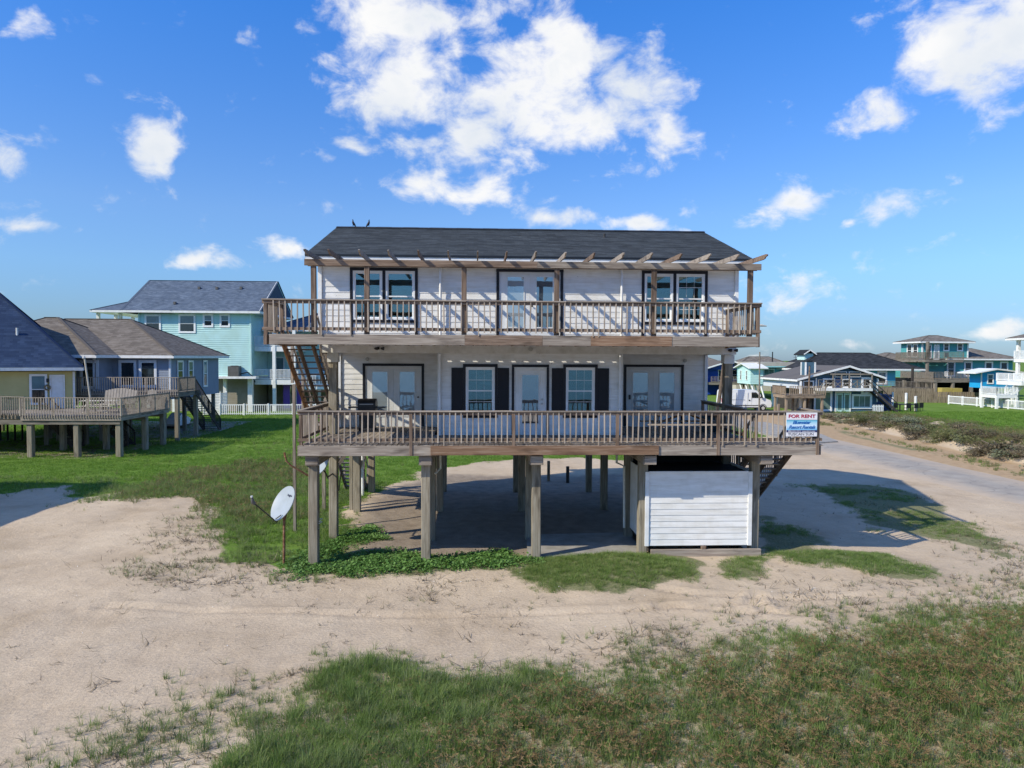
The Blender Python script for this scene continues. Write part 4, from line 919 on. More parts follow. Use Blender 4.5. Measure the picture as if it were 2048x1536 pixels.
# picnic table
T=thing('picnic_table',(6.65,22.35,ZL),'weathered wooden picnic table with benches on the lower deck, right of the entry','picnic table')
for k in range(5): bar('tabletop_board',(5.45,22.05+.15*k,ZL+.74),(7.85,22.05+.15*k,ZL+.74),.14,.038,'wood_grey',T)
for y0 in (21.62,22.90):
    for k in range(2): bar('bench_board',(5.30,y0+.15*k,ZL+.45),(7.98,y0+.15*k,ZL+.45),.14,.038,'wood_baluster',T)
for x in (5.72,7.58):
    bar('leg',(x,21.80,ZL),(x,22.22,ZL+.72),.038,.09,'wood_baluster',T,up=(0,1,0)); bar('leg',(x,22.90,ZL),(x,22.48,ZL+.72),.038,.09,'wood_baluster',T,up=(0,1,0))
    bar('cross_beam',(x+.04,21.58,ZL+.41),(x+.04,23.10,ZL+.41),.038,.09,'wood_baluster',T); bar('cross_beam',(x+.04,22.0,ZL+.70),(x+.04,22.7,ZL+.70),.038,.07,'wood_baluster',T)
bar('brace',(5.8,22.36,ZL+.45),(6.5,22.36,ZL+.71),.038,.07,'wood_brown',T); bar('brace',(7.5,22.36,ZL+.45),(6.8,22.36,ZL+.71),.038,.07,'wood_brown',T)
C=thing('storage_bin',(7.95,23.9,ZL),'dark teal plastic bin on the deck beside the right railing','bin')
part('bin_body',MB().add([(7.72,23.7,ZL),(8.12,23.7,ZL),(8.12,24.1,ZL),(7.72,24.1,ZL),(7.68,23.66,ZL+.62),(8.16,23.66,ZL+.62),(8.16,24.14,ZL+.62),(7.68,24.14,ZL+.62)],[(0,3,2,1),(4,5,6,7),(0,1,5,4),(1,2,6,5),(2,3,7,6),(3,0,4,7)]),'teal_dark',C)
part('bin_lid',MB().box(7.66,8.18,23.64,24.16,ZL+.622,ZL+.67),'teal_dark',C); part('handle',MB().tube([(7.75,23.62,ZL+.55),(8.09,23.62,ZL+.55)],.015,6),'metal_dark',C)
# big satellite dish on a rusty pipe
D=thing('satellite_dish',(-5.62,20.74,0),'white satellite dish on a rusty pole in the grass before the left pilings','satellite dish')
def dish(parent,c,nrm,R0,ratio,depth,mat,txt=None,arm=True):
    n=Vector(nrm).normalized(); u=(Vector((0,0,1))-n*n.z).normalized(); s=u.cross(n); c=Vector(c)
    def P(a,b,h): return c+s*a+u*b+n*h
    vs=[];fs=[];NR,NA=6,28
    for side in (0,1):
        for i in range(NR+1):
            r=i/NR
            for k in range(NA):
                t=2*math.pi*k/NA; vs.append(P(R0*ratio*r*math.cos(t),R0*r*math.sin(t),depth*r*r-(.022*side)))
        o=side*(NR+1)*NA
        for i in range(NR):
            for k in range(NA): fs.append((o+i*NA+k,o+i*NA+(k+1)%NA,o+(i+1)*NA+(k+1)%NA,o+(i+1)*NA+k))
    e=NR*NA; o=(NR+1)*NA
    for k in range(NA): fs.append((e+k,e+(k+1)%NA,o+e+(k+1)%NA,o+e+k))
    part('reflector',MB().add(vs,fs),mat,parent,smooth=True)
    if arm:
        b=P(0,-R0*.97,depth); f=P(0,-R0*.62,depth+R0*1.55)
        part('feed_arm',MB().tube([P(0,-R0*.55,-.06),P(0,-R0*1.04,-.02),b+n*.03,f],.018,8),'metal_dark',parent,smooth=True)
        d=(f-b).normalized()
        part('feed_horn',MB().tube([f-d*.02,f+d*.06,f+d*.10+u*.04,f+d*.16+u*.09],[.045,.05,.045,.03],10),'ac_grey',parent,smooth=True)
        part('feed_cap',MB().tube([f+d*.155+u*.085,f+d*.18+u*.11],[.032,.03],10),'plastic_white',parent)
        part('arm_slot',MB().tube([P(.02,-R0*.90,depth*.83+.006),P(.16,-R0*.62,depth*.52+.008)],.014,6),'metal_black',parent)
    if txt:
        m=Matrix((s*-1 if False else s,u,n)).transposed().to_4x4()
        text('logo',txt,.085,P(.12,R0*.50,depth*.36+.012),'sign_ink',parent,bold=.002,mtx=m)
    return P
P=dish(D,(-5.545,20.66,1.80),(-.60,-.62,.50),.53,.88,.075,'dish_white','Hughes')
part('pole',MB().tube([(-5.60,20.74,-.4),(-5.585,20.76,1.42)],.038,10),'rust',D,smooth=True)
part('mount',MB().tube([(-5.585,20.76,1.36),(-5.55,20.75,1.55),(-5.53,20.70,1.72)],.055,8),'rust',D)
part('back_bracket',MB().tube([P(-.15,-.2,-.02),P(.15,-.2,-.02)],.03,6),'rust',D)
D2=thing('satellite_dish',(-4.72,22.0,2.4),'smaller white dish behind the front left piling, under the deck','satellite dish')
P2=dish(D2,(-4.78,22.15,2.72),(-.62,-.55,.5),.36,.9,.05,'dish_white',None,False)
part('mast',MB().tube([(-4.70,23.28,2.25),(-4.72,22.6,2.25),(-4.74,22.35,2.45),P2(0,-.1,-.03)],.025,8),'metal_dark',D2,smooth=True)
part('feed_arm',MB().tube([P2(0,-.34,.03),P2(.05,-.25,.45)],.014,6),'metal_dark',D2); part('feed_horn',MB().tube([P2(.05,-.25,.43),P2(.05,-.23,.54)],.04,8),'ac_grey',D2)
B=thing('pipe_bracket',(-5.0,20.55,2.6),'bent rusty pipe arm bolted to the front left piling, its tip pointing up','bracket')
part('arm',MB().tube([(-4.83,20.6,2.62),(-5.05,20.52,2.78),(-5.30,20.45,2.95),(-5.42,20.42,3.08),(-5.45,20.42,3.20)],.026,8),'rust',B,smooth=True); part('tip',MB().tube([(-5.45,20.42,3.20),(-5.475,20.42,3.33)],.032,8),'wood_orange',B); part('foot_plate',MB().box(-4.835,-4.818,20.55,20.72,2.45,2.78),'rust',B)
# storage closet between the right pilings
SH=thing('storage_shed',(6.6,22.3,.1),'white clapboard storage shed boxed in between the right front pilings','shed')
SY=21.12
part('wall',MB().box(5.18,8.27,SY+.01,SY+.036,.36,2.60),'beam_white',SH)
z=.38
while z<2.50:
    lap_board('siding_board',5.19,8.26,z,'siding_white',SH,'-y',SY+.008); z+=EXP
for x in (5.14,8.31): bar('corner_trim',(x,SY-.02,.37),(x,SY-.02,2.63),.05,.12,'trim_white',SH,up=(1,0,0),ch=.003)
bar('cap_trim',(5.205,SY-.018,2.62),(8.245,SY-.018,2.62),.05,.05,'trim_white',SH)
part('side_panel',MB().prism([(21.46,.42),(24.0,.42),(24.0,2.38),(23.82,2.62),(21.6,2.64),(21.46,2.5)],'x',5.10,5.14),'trim_white',SH)
part('side_panel',MB().box(8.46,8.50,21.5,24.0,.26,2.6),'siding_white',SH); part('back_panel',MB().box(5.15,8.45,23.95,24.0,.26,2.6),'siding_white',SH)
part('shed_roof',MB().box(5.15,8.45,21.50,23.94,2.50,2.53),'wood_dark',SH); part('shed_floor',MB().box(5.15,8.45,21.50,23.94,.30,.34),'wood_dark',SH)
part('gap_shade',MB().box(5.15,8.45,23.7,23.72,2.54,3.2),'shade_black',SH)  # near-black sheet: painted shade in the gap over the shed
bar('sill_beam',(5.26,21.06,.14),(8.64,21.06,.14),.10,.26,'wood_grey',SH,ch=.01); bar('block',(6.88,21.07,.28),(6.88,21.07,.37),.14,.1,'wood_brown',SH); bar('skid',(5.4,21.5,.1),(5.4,23.9,.1),.12,.2,'wood_dark',SH); bar('skid',(8.2,21.5,.1),(8.2,23.9,.1),.12,.2,'wood_dark',SH)
# two short stakes on the drive
for x,y,m,l,s in ((3.56,35.0,'wood_fence','short tan wooden stake on the sunlit drive behind the house',.14),(4.45,34.5,'wood_dark','short dark stake at the shadow edge behind the house',.15)):
    o=bar('stake',(x,y,-.3),(x,y,.95 if m!='wood_dark' else .75),s,s,m,None,ch=.02); tag(o,l,'stake')
# litter and driftwood
def lump(name,x,y,r,h,mat,label,cat):
    pr=[(r*.6,0),(r,h*.3),(r*.8,h*.75),(r*.3,h)]; mb=MB().lathe(pr,(0,0,0),9)
    mb.v=[(a*1.4+R.uniform(-.2,.2)*r,b*.9+R.uniform(-.2,.2)*r,c) for a,b,c in mb.v]
    z=hz(x,y); mb.v=[(a+x,b+y,c+z-.01) for a,b,c in mb.v]; part(name,mb,mat,None,label=label,cat=cat,smooth=True)
lump('stone',-10.05,15.1,.07,.06,'ac_grey','small grey stone lying alone on the sand at the left','stone')

# ------------------------------------------------------------------ neighbouring houses
def facep(face,c):   # (u, out, z) -> world
    return {'-y':lambda u,o,z:(u,c-o,z),'+y':lambda u,o,z:(u,c+o,z),'+x':lambda u,o,z:(c+o,u,z),'-x':lambda u,o,z:(c-o,u,z)}[face]
def lapwall(p,u0,u1,z0,z1,face,c,mat,exp=.20,dep=.035,name='wall'):
    f=facep(face,c); n=max(1,int(round((z1-z0)/exp))); prof=[]
    for i in range(n):
        a=z0+(z1-z0)*i/n; b=z0+(z1-z0)*(i+1)/n; prof+=[(a,dep),(b,.002)]
    vs=[];fs=[]
    for u in (u0,u1):
        for z,o in prof: vs.append(f(u,o,z))
    m=len(prof)
    for j in range(m-1): fs.append((j,j+1,m+j+1,m+j))
    b0=len(vs)
    for u in (u0,u1): vs+= [f(u,-.10,z0),f(u,-.10,z1)]
    fs+=[(0,m,b0+2,b0),(m-1,b0+1,b0+3,2*m-1),(b0,b0+1,b0+3,b0+2),tuple(range(m))+(b0+1,b0),tuple(range(2*m-1,m-1,-1))+(b0+2,b0+3)]
    return part(name,MB().add(vs,fs),mat,p)
def mring(f,u0,u1,z0,z1,w,o0,o1,wb=None):
    mb=MB().ring(u0,u1,z0,z1,w,0,1,wb); mb.v=[f(x,o1+(o0-o1)*y,z) for x,y,z in mb.v]; return mb
def mbox(f,u0,u1,o0,o1,z0,z1):
    mb=MB().box(u0,u1,o0,o1,z0,z1); mb.v=[f(*q) for q in mb.v]; return mb
def window(p,u0,u1,z0,z1,face,c,glass='glass_dark',trim='vinyl_white',tw=.10,panes='h',name='window'):
    g=facep(face,c); f=lambda u,o,z: g(u,o+.045,z)
    w=part(name,mring(f,u0-tw,u1+tw,z0-tw,z1+tw,tw,.0,.055),trim,p)
    part('sash',mring(f,u0,u1,z0,z1,.04,.001,.035),'vinyl_white',w)
    if panes=='h':
        m=(z0+z1)/2; part('meeting_rail',mbox(f,u0+.04,u1-.04,.003,.04,m-.025,m+.025),'vinyl_white',w)
        part('pane',mbox(f,u0+.04,u1-.04,.004,.02,m+.025,z1-.04),glass,w); part('pane',mbox(f,u0+.04,u1-.04,.004,.016,z0+.04,m-.025),'glass_dark',w)
    elif isinstance(panes,int):
        for k in range(panes):
            a=u0+.04+(u1-u0-.08)*k/panes; b=u0+.04+(u1-u0-.08)*(k+1)/panes
            part('pane',mbox(f,a+(.03 if k else 0),b,.004,.018,z0+.04,z1-.04),glass,w)
            if k: part('mullion',mbox(f,a,a+.03,.004,.04,z0+.04,z1-.04),'vinyl_white',w)
    else: part('pane',mbox(f,u0+.04,u1-.04,.004,.018,z0+.04,z1-.04),glass,w)
    return w
def hip(p,x0,x1,y0,y1,z,pitch,mat,fmat='trim_white',fh=.22,name='roof',gable=(),kx=1.0):
    """hip roof over the eave rectangle, ridge along the longer side; 'gable' names ends without a hip"""
    lx,ly=x1-x0,y1-y0; mb=MB(); mb.uv=[]
    al=lx>=ly; h=(ly if al else lx)/2; rzz=z+h*pitch; k=math.hypot(1,pitch)
    if al:
        a=0 if '-x' in gable else h*kx; b=0 if '+x' in gable else h*kx; ym=(y0+y1)/2
        r0,r1=(x0+a,ym,rzz),(x1-b,ym,rzz)
    else:
        a=0 if '-y' in gable else h; b=0 if '+y' in gable else h; xm=(x0+x1)/2
        r0,r1=(xm,y0+a,rzz),(xm,y1-b,rzz)
    A,B,C,D=(x0,y0,z),(x1,y0,z),(x1,y1,z),(x0,y1,z)
    def q(pts,ax,org,sg):
        mb.add(pts,[tuple(range(len(pts)))],[((pp[ax]),sg*(pp[1-ax]-org)*k) for pp in pts])
    if al: q([A,B,r1,r0],0,y0,1); q([C,D,r0,r1],0,y1,-1); q([B,C,r1],1,x1,-1); q([D,A,r0],1,x0,1)
    else: q([A,B,r0],0,y0,1); q([C,D,r1],0,y1,-1); q([B,C,r1,r0],1,x1,-1); q([D,A,r0,r1],1,x0,1)
    ro=part(name,mb,mat,p,recalc=False)
    part('fascia',MB().add([(x0,y0,z-fh),(x1,y0,z-fh),(x1,y1,z-fh),(x0,y1,z-fh),(x0,y0,z-.01),(x1,y0,z-.01),(x1,y1,z-.01),(x0,y1,z-.01)],[(0,3,2,1),(4,5,6,7),(0,1,5,4),(1,2,6,5),(2,3,7,6),(3,0,4,7)]),fmat,ro)
    # ridge and hip caps
    for s,e in ((r0,r1),(A,r0),(D,r0),(B,r1),(C,r1)) if al else ((r0,r1),(A,r0),(B,r0),(C,r1),(D,r1)):
        if (Vector(e)-Vector(s)).length>.3: bar('ridge_cap',(s[0],s[1],s[2]+.01),(e[0],e[1],e[2]+.01),.26,.035,mat.replace('shingle','shingle'),ro,ch=.01)
    return ro
def railing(p,a,b,z,mat,h=.95,sp=.135,ps=1.9,s=.03,solid=False,bot=.1,pm=None):
    a,b=Vector((*a,0)),Vector((*b,0)); L=(b-a).length; d=(b-a)/L; n=max(1,round(L/ps))
    r=bar('railing',(a.x,a.y,z+h-.02),(b.x,b.y,z+h-.02),.12,.04,mat,p)
    for i in range(n+1):
        q=a+(b-a)*(i/n); post('rail_post',q.x,q.y,z-.02,z+h-.041,.09,pm or mat,p)
    bar('bottom_rail',(a.x,a.y,z+bot+.03),(b.x,b.y,z+bot+.03),.035,.07,mat,p)
    mb=MB(); m=int(L/sp); nr=Vector((d.y,-d.x,0))*.035
    for i in range(1,m):
        q=a+d*(L*i/m)+nr; w=s if not solid else sp*.42
        ex=abs(d.x)*w/2+abs(d.y)*s/2; ey=abs(d.y)*w/2+abs(d.x)*s/2
        mb.box(q.x-ex,q.x+ex,q.y-ey,q.y+ey,z+bot-.04,z+h-.045)
    if mb.v: part('baluster',mb,mat,p,kind='stuff',recalc=False)
    return r
def slab(p,x0,x1,y0,y1,z,mat,t=.25,name='deck',fascia=None):
    d=part(name,MB().box(x0,x1,y0,y1,z-.05,z),mat,p); fm=fascia or mat
    bar('rim_board',(x0,y0+.02,z-.05-t/2),(x1,y0+.02,z-.05-t/2),.04,t,fm,d); bar('rim_board',(x0,y1-.02,z-.05-t/2),(x1,y1-.02,z-.05-t/2),.04,t,fm,d)
    bar('rim_board',(x0+.02,y0+.04,z-.05-t/2),(x0+.02,y1-.04,z-.05-t/2),.04,t,fm,d); bar('rim_board',(x1-.02,y0+.04,z-.05-t/2),(x1-.02,y1-.04,z-.05-t/2),.04,t,fm,d)
    return d
def stair(p,a,b,w,mat,axis='y',rail=True,rm=None):
    """a (top) and b (bottom) are (x,y,z) of the flight's centre line"""
    a,b=Vector(a),Vector(b); d=(b-a); hz_=Vector((d.x,d.y,0)).normalized(); sd_=Vector((-hz_.y,hz_.x,0))*(w/2)
    t0=bar('stringer',a-sd_,b-sd_,.05,.26,mat,p); bar('stringer',a+sd_,b+sd_,.05,.26,mat,p)
    n=max(3,int(abs(d.z)/.2))
    for i in range(n):
        q=a+d*((i+.5)/n)+Vector((0,0,.10)); bar('tread',q-sd_,q+sd_,.26,.04,mat,p)
    if rail:
        for s in (-1,1):
            o=sd_*s; bar('hand_rail',a+o+Vector((0,0,1.0)),b+o+Vector((0,0,1.0)),.06,.09,rm or mat,p); mb=MB()
            for i in range(n*2):
                q=a+d*((i+.5)/(n*2))+o; mb.box(q.x-.016,q.x+.016,q.y-.016,q.y+.016,q.z+.08,q.z+.96)
            part('baluster',mb,rm or mat,p,kind='stuff',recalc=False)
            for i in range(3): q=a+d*(i/2)+o; post('rail_post',q.x,q.y,q.z-.1,q.z+.96,.09,rm or mat,p)
def core(p,x0,x1,y0,y1,z0,z1,mat,name='wall_core'): return part(name,MB().box(x0,x1,y0,y1,z0,z1),mat,p)
def piles(p,xs,ys,z1,mat='wood_pile',s=.28):
    for x in xs:
        for y in ys: post('piling',x+R.uniform(-.05,.05),y+R.uniform(-.05,.05),-.5,z1,s,mat,p,ch=.03)

# --- yellow house with the blue roof at the left edge
DYV=1.3
Y=thing('yellow_house',(-34,53,0),'yellow cottage with a big blue shingle roof and a piled deck at the left edge','house')
core(Y,-42,-27.4,48.72,57.5,2.45,5.0,'yellow_siding'); lapwall(Y,-42,-27.3,2.40,5.02,'-y',48.7,'yellow_siding',.18); lapwall(Y,48.7,57.5,2.40,5.02,'+x',-27.3,'yellow_siding',.18)
post('corner_trim',-27.33,48.66,2.4,5.02,.13,'trim_white',Y)
hip(Y,-46,-26.75,48.0,60.0,5.30,1.0,'shingle_blue','trim_white',.22)
core(Y,-45,-42.01,49,59,2.45,5.05,'yellow_siding')
part('vent_pipe',MB().tube([(-30.6,50.2,7.2),(-30.6,50.2,7.95)],.07,8),'plastic_white',Y)
window(Y,-29.75,-28.95,2.9,4.75,'-y',48.68,'glass_mid',panes='h')
w=part('entry_door',mring(facep('-y',48.63),-28.72,-27.85,2.5,4.80,.09,0,.05),'trim_white',Y); part('door_leaf',mbox(facep('-y',48.63),-28.62,-27.95,.004,.03,2.52,4.71),'door_white',w)
part('wreath',MB().tube([(-28.84+.16*math.cos(t),48.5,3.95+.16*math.sin(t)) for t in np.linspace(0,6.28,12)],.05,6,cap=False),'leaf_brownish',Y)
part('porch_lamp',MB().box(-28.9,-28.76,48.5,48.62,4.3,4.55),'metal_black',Y)
piles(Y,(-41,-37,-33,-29,-27.6),(49.2,53,57),2.4)
# the building stands at an angle to its neighbours: turn it about its right front corner
def turn(root,ang,px,py):
    m=Matrix.Rotation(ang,3,'Z'); q=m.to_quaternion(); pv=Vector((px,py,0))-ORG[root.name]; pv.z=0
    for o in root.children:
        d=o.location-pv; o.location=pv+m@d
        if o.rotation_mode=='QUATERNION': o.rotation_quaternion=q@o.rotation_quaternion
        else: o.rotation_euler=(m@o.rotation_euler.to_matrix()).to_euler()
bpy.context.view_layer.update(); turn(Y,math.radians(27),-27.0,48.3)
yd=slab(Y,-27.0,-21.2,42.0,48.6,2.52,'wood_grey',.26); slab(Y,-38,-27.05,43.2,48.6,2.52,'wood_grey',.26)
railing(Y,(-27.0,42.0),(-21.2,42.0),2.52,'wood_baluster',1.08,.15,2.0,.04,bot=-.12); railing(Y,(-21.2,42.05),(-21.2,48.6),2.52,'wood_baluster',1.08,.15,2.0,.04,bot=-.05)
railing(Y,(-30.2,43.2),(-27.0,42.4),2.52,'wood_far',1.1,.15,2.0,.04,bot=.0); railing(Y,(-38,43.2),(-33.0,43.2),2.52,'wood_far',.95,.15,2.0,.04)
for x in (-26.6,-23.9,-21.45): post('piling',x,42.3,-.5,2.3,.33,'wood_pile',Y,ch=.04); post('piling',x,45.6,-.5,2.3,.33,'wood_pile',Y,ch=.04); post('piling',x,48.2,-.5,2.3,.33,'wood_pile',Y,ch=.04)
for x in (-36.5,-33,-29.8): post('piling',x,43.6,-.5,2.3,.33,'wood_pile',Y,ch=.04); post('piling',x,47.5,-.5,2.3,.33,'wood_pile',Y,ch=.04)
for y in (42.3,45.6,48.2): bar('girder',(-38,y-.2,2.12),(-21.3,y-.2,2.12),.06,.28,'wood_far',Y)
stair(Y,(-25.5,47.4,2.3),(-23.2,47.4,0.0),1.0,'wood_dark','x',True); stair(Y,(-28.5,46.9,2.3),(-26.3,46.9,0),1.0,'wood_dark','x',True)
for i in range(14): bar('lattice_slat',(-38+.5*i,50.2,.1),(-38+.5*i,50.2,2.2),.2,.03,'wood_dark',Y,up=(1,0,0))
# deck furniture of the yellow house
F=thing('picnic_table',(-23.6,44.2,2.52),'pale picnic table with benches on the yellow house deck, behind the balusters','picnic table')
for k in range(4): bar('tabletop_board',(-24.6,43.9+.19*k,3.28),(-22.4,43.9+.19*k,3.28),.18,.04,'stucco',F)
for y0 in (43.35,45.0):
    for k in range(2): bar('bench_board',(-24.6,y0+.16*k,2.98),(-22.4,y0+.16*k,2.98),.15,.04,'stucco',F)
for x in (-24.2,-22.8): bar('leg',(x,43.5,2.55),(x,44.0,3.25),.05,.1,'stucco',F,up=(0,1,0)); bar('leg',(x,45.0,2.55),(x,44.5,3.25),.05,.1,'stucco',F,up=(0,1,0)); bar('cross_beam',(x,43.3,2.92),(x,45.2,2.92),.05,.09,'stucco',F)
A=thing('slat_bench',(-23.4,47.2,2.52),'wide grey bench with an arched slatted back on the yellow house deck','bench')
for k in range(11):
    u=-.95+1.9*k/10; bar('back_slat',(-23.9+u,47.4,2.9),(-23.9+u,47.65,3.72+.20*math.cos(u*1.4)),.165,.03,'adirondack',A,up=(0,1,0))
for k in range(3): bar('seat_slat',(-24.95,46.9+.16*k,2.92),(-22.85,46.9+.16*k,2.92),.15,.03,'adirondack',A)
for x in (-24.85,-22.95): bar('leg',(x,46.85,2.52),(x,46.85,2.91),.06,.1,'adirondack',A); bar('leg',(x,47.35,2.52),(x,47.35,2.91),.06,.1,'adirondack',A)
A=thing('lounge_chair',(-21.9,47.4,2.52),'small grey slat-back chair at the right end of the yellow house deck','chair')
for k in range(5): bar('back_slat',(-22.15+.11*k,47.6,2.9),(-22.15+.11*k,47.8,3.85-.04*abs(k-2)),.10,.03,'adirondack',A,up=(0,1,0))
for k in range(4): bar('seat_slat',(-22.25,47.0+.15*k,2.88),(-21.6,47.0+.15*k,2.88),.14,.03,'adirondack',A)
for x in (-22.2,-21.65): bar('leg',(x,47.0,2.52),(x,47.0,2.87),.05,.08,'adirondack',A); bar('leg',(x,47.5,2.52),(x,47.5,2.87),.05,.08,'adirondack',A)
FP=thing('pole_light',(-26.2,47.8,2.52),'leaning pale pole on the yellow house deck before the dark french window','pole')
part('pole',MB().tube([(-25.95,47.8,2.52),(-26.35,47.8,5.85)],.06,8),'stucco',FP); part('lamp',MB().lathe([(.05,0),(.12,.08),(.05,.2)],(-26.4,47.8,5.85),8),'lamp_grey',FP)

DYV=0.0
Nb=thing('neighbour_house',(-29.8,25.5,0),'stilt house just outside the left edge, seen only by its shadow on the sand','house')
core(Nb,-36,-25.2,21,29.5,3.2,6.8,'yellow_siding'); hip(Nb,-36.6,-24.5,20.4,30.2,6.8,.5,'shingle_blue','trim_white',.22); piles(Nb,(-35.5,-32,-28.6,-25.5),(21.5,25.3,29.1),3.2)
window(Nb,-34,-32.5,4,5.8,'-y',20.95); window(Nb,-29,-27.5,4,5.8,'-y',20.95)
# --- grey-blue house behind it
DYV=1.2
Gh=thing('grey_house',(-31,59.5,0),'grey-blue raised house with a brown hip roof and deck, between the yellow and teal houses','house')
core(Gh,-39,-23.35,54.05,64,2.85,6.0,'greyblue_siding')
lapwall(Gh,-27.6,-23.3,2.80,6.02,'-y',54.0,'greyblue_siding',.17); lapwall(Gh,54.0,64.0,2.80,6.02,'+x',-23.3,'greyblue_siding',.17)
core(Gh,-39,-27.65,51.55,54,2.85,6.0,'greyblue_siding'); lapwall(Gh,-39,-27.6,2.8,6.02,'-y',51.5,'greyblue_siding',.17); lapwall(Gh,51.5,53.99,2.8,6.02,'+x',-27.6,'greyblue_siding',.17)
post('corner_trim',-23.32,53.97,2.8,6.02,.14,'greyblue_light',Gh); post('corner_trim',-27.62,51.47,2.8,6.02,.14,'greyblue_light',Gh); post('porch_post',-28.9,50.6,3.5,6.0,.2,'greyblue_light',Gh)
hip(Gh,-40,-22.8,53.4,65.4,6.15,.5,'shingle_brown','trim_white',.22); hip(Gh,-39.9,-26.9,50.4,62.5,6.16,.485,'shingle_brown','trim_white',.22,name='wing_roof')
for u0,u1 in ((-28.45,-27.45),(-26.95,-25.95),(-25.45,-24.45)):
    window(Gh,u0,u1,3.85,5.62,'-y',54.0 if u0>-27.5 else 51.5,'glass_dark',trim='greyblue_light',tw=.16,panes='1')
window(Gh,55.2,56.1,4.25,5.65,'+x',-23.3,'glass_mid',tw=.12); window(Gh,57.3,58.1,4.25,5.65,'+x',-23.3,'glass_mid',tw=.12); window(Gh,60.4,61.1,3.6,5.65,'+x',-23.3,'glass_mid',tw=.12)
window(Gh,-30.9,-29.8,3.6,5.5,'-y',51.5,'glass_dark',trim='greyblue_light',tw=.14,panes='1')
slab(Gh,-33,-21.1,50.0,53.95,3.55,'wood_far',.3); railing(Gh,(-30,50.0),(-21.1,50.0),3.55,'wood_baluster',1.05,.16,2.2,.045,bot=-.2); railing(Gh,(-21.1,50.0),(-21.1,53.0),3.55,'wood_far',1.05,.14,1.5,.05,solid=True)
piles(Gh,(-29.5,-26.5,-23.6,-21.3),(50.3,53.6),3.3); piles(Gh,(-38,-33,-28,-23.7),(57.5,63.7),2.8)
stair(Gh,(-21.75,53.1,3.4),(-21.75,58.2,0.0),1.3,'wood_dark','y'); 
part('concrete_apron',MB().box(-33,-21,52.6,66,-.1,.06),'concrete',Gh)
ck=thing('parked_jet_ski',(-25.2,60,0),'white covered craft parked in the shade beneath the grey house','watercraft')
part('hull',MB().prism([(58.5,.5),(58.7,.3),(61.2,.3),(61.6,.7),(60.9,.95),(60.2,1.0),(59.9,1.35),(59.5,1.2),(58.9,.9)],'x',-25.7,-24.8),'van_white',ck); part('trailer',MB().box(-25.8,-24.7,58.6,61.4,.18,.29),'metal_dark',ck)
for x in (-25.9,-24.6): part('wheel',MB().lathe([(.16,-.07),(.2,0),(.16,.07)],(x,59.6,.2),10,'x'),'rubber',ck)

# --- tall teal house
DYV=1.4
Th=thing('teal_house',(-28,84,0),'tall pale teal clapboard house with slate roof and white balconies, at the left','house')
core(Th,-36.7,-24.85,78.05,90,4.0,10.9,'mint_siding'); lapwall(Th,-36.8,-24.8,3.95,10.92,'-y',78.0,'mint_siding',.235,.05); lapwall(Th,78.0,90,3.95,10.92,'+x',-24.8,'mint_siding',.235,.05)
post('corner_trim',-24.84,77.97,3.95,10.92,.18,'pale_mint',Th); post('corner_trim',-36.76,77.97,3.95,10.92,.18,'pale_mint',Th)
rf=hip(Th,-38.3,-23.6,77.2,91.0,11.05,.57,'shingle_slate','trim_white',.24,gable=('+x','-x')); hip(Th,-41.6,-33,77.21,90.99,11.04,.405,'shingle_slate','trim_white',.23,name='porch_roof')
part('gable_wall',MB().prism([(78,10.9),(84.1,14.5),(90.2,10.9)],'x',-37.0,-36.85),'mint_siding',Th)
part('gable_wall',MB().prism([(78,10.9),(84.1,14.5),(90.2,10.9)],'x',-24.95,-24.8),'mint_trim',Th); bar('rake_board',(-23.62,77.2,10.98),(-23.62,84.1,14.9),.05,.25,'trim_white',rf); bar('rake_board',(-23.62,91,10.98),(-23.62,84.1,14.9),.05,.25,'mint_trim',rf)
for y in (78.2,82,86): post('porch_column',-41.2,y,4.0,10.8,.3,'trim_white',Th)
post('porch_column',-38.9,78.3,4,10.8,.3,'trim_white',Th); slab(Th,-41.5,-36.9,78,90,4.05,'trim_white',.3); railing(Th,(-41.3,78.1),(-37,78.1),4.05,'vinyl_white',1,.15,2.2,.04)
for u0,u1,z0,z1 in ((-36.0,-34.6,8.9,10.5),(-32.4,-30.9,8.8,10.55),(-29.8,-29.0,9.45,10.6),(-28.0,-27.2,9.45,10.6)): window(Th,u0,u1,z0,z1,'-y',78.0,'glass_mid',tw=.16)
for x,z in ((-31.9,13.9),(-29.9,13.9),(-27.2,13.95),(-33.2,11.9)): part('roof_vent',MB().box(x-.12,x+.12,84.0-(14.95-z)/.57-.2,84.0-(14.95-z)/.57+.1,z-.1,z+.2),'ac_grey',Th)
# ledge with the condenser
part('ledge',MB().box(-28.9,-24.0,76.9,77.97,3.70,3.95),'trim_white',Th)
# ground-floor enclosure
core(Th,-36.7,-24.9,79.2,89,0,3.7,'taupe_siding')
for k in range(5): post('porch_column',-36+2.75*k,78.3,-.3,3.95,.5 if k==4 else .35,'trim_white',Th)
lapwall(Th,-36.7,-24.9,0,3.68,'-y',79.15,'taupe_siding',.2,.02,name='louvre_wall')
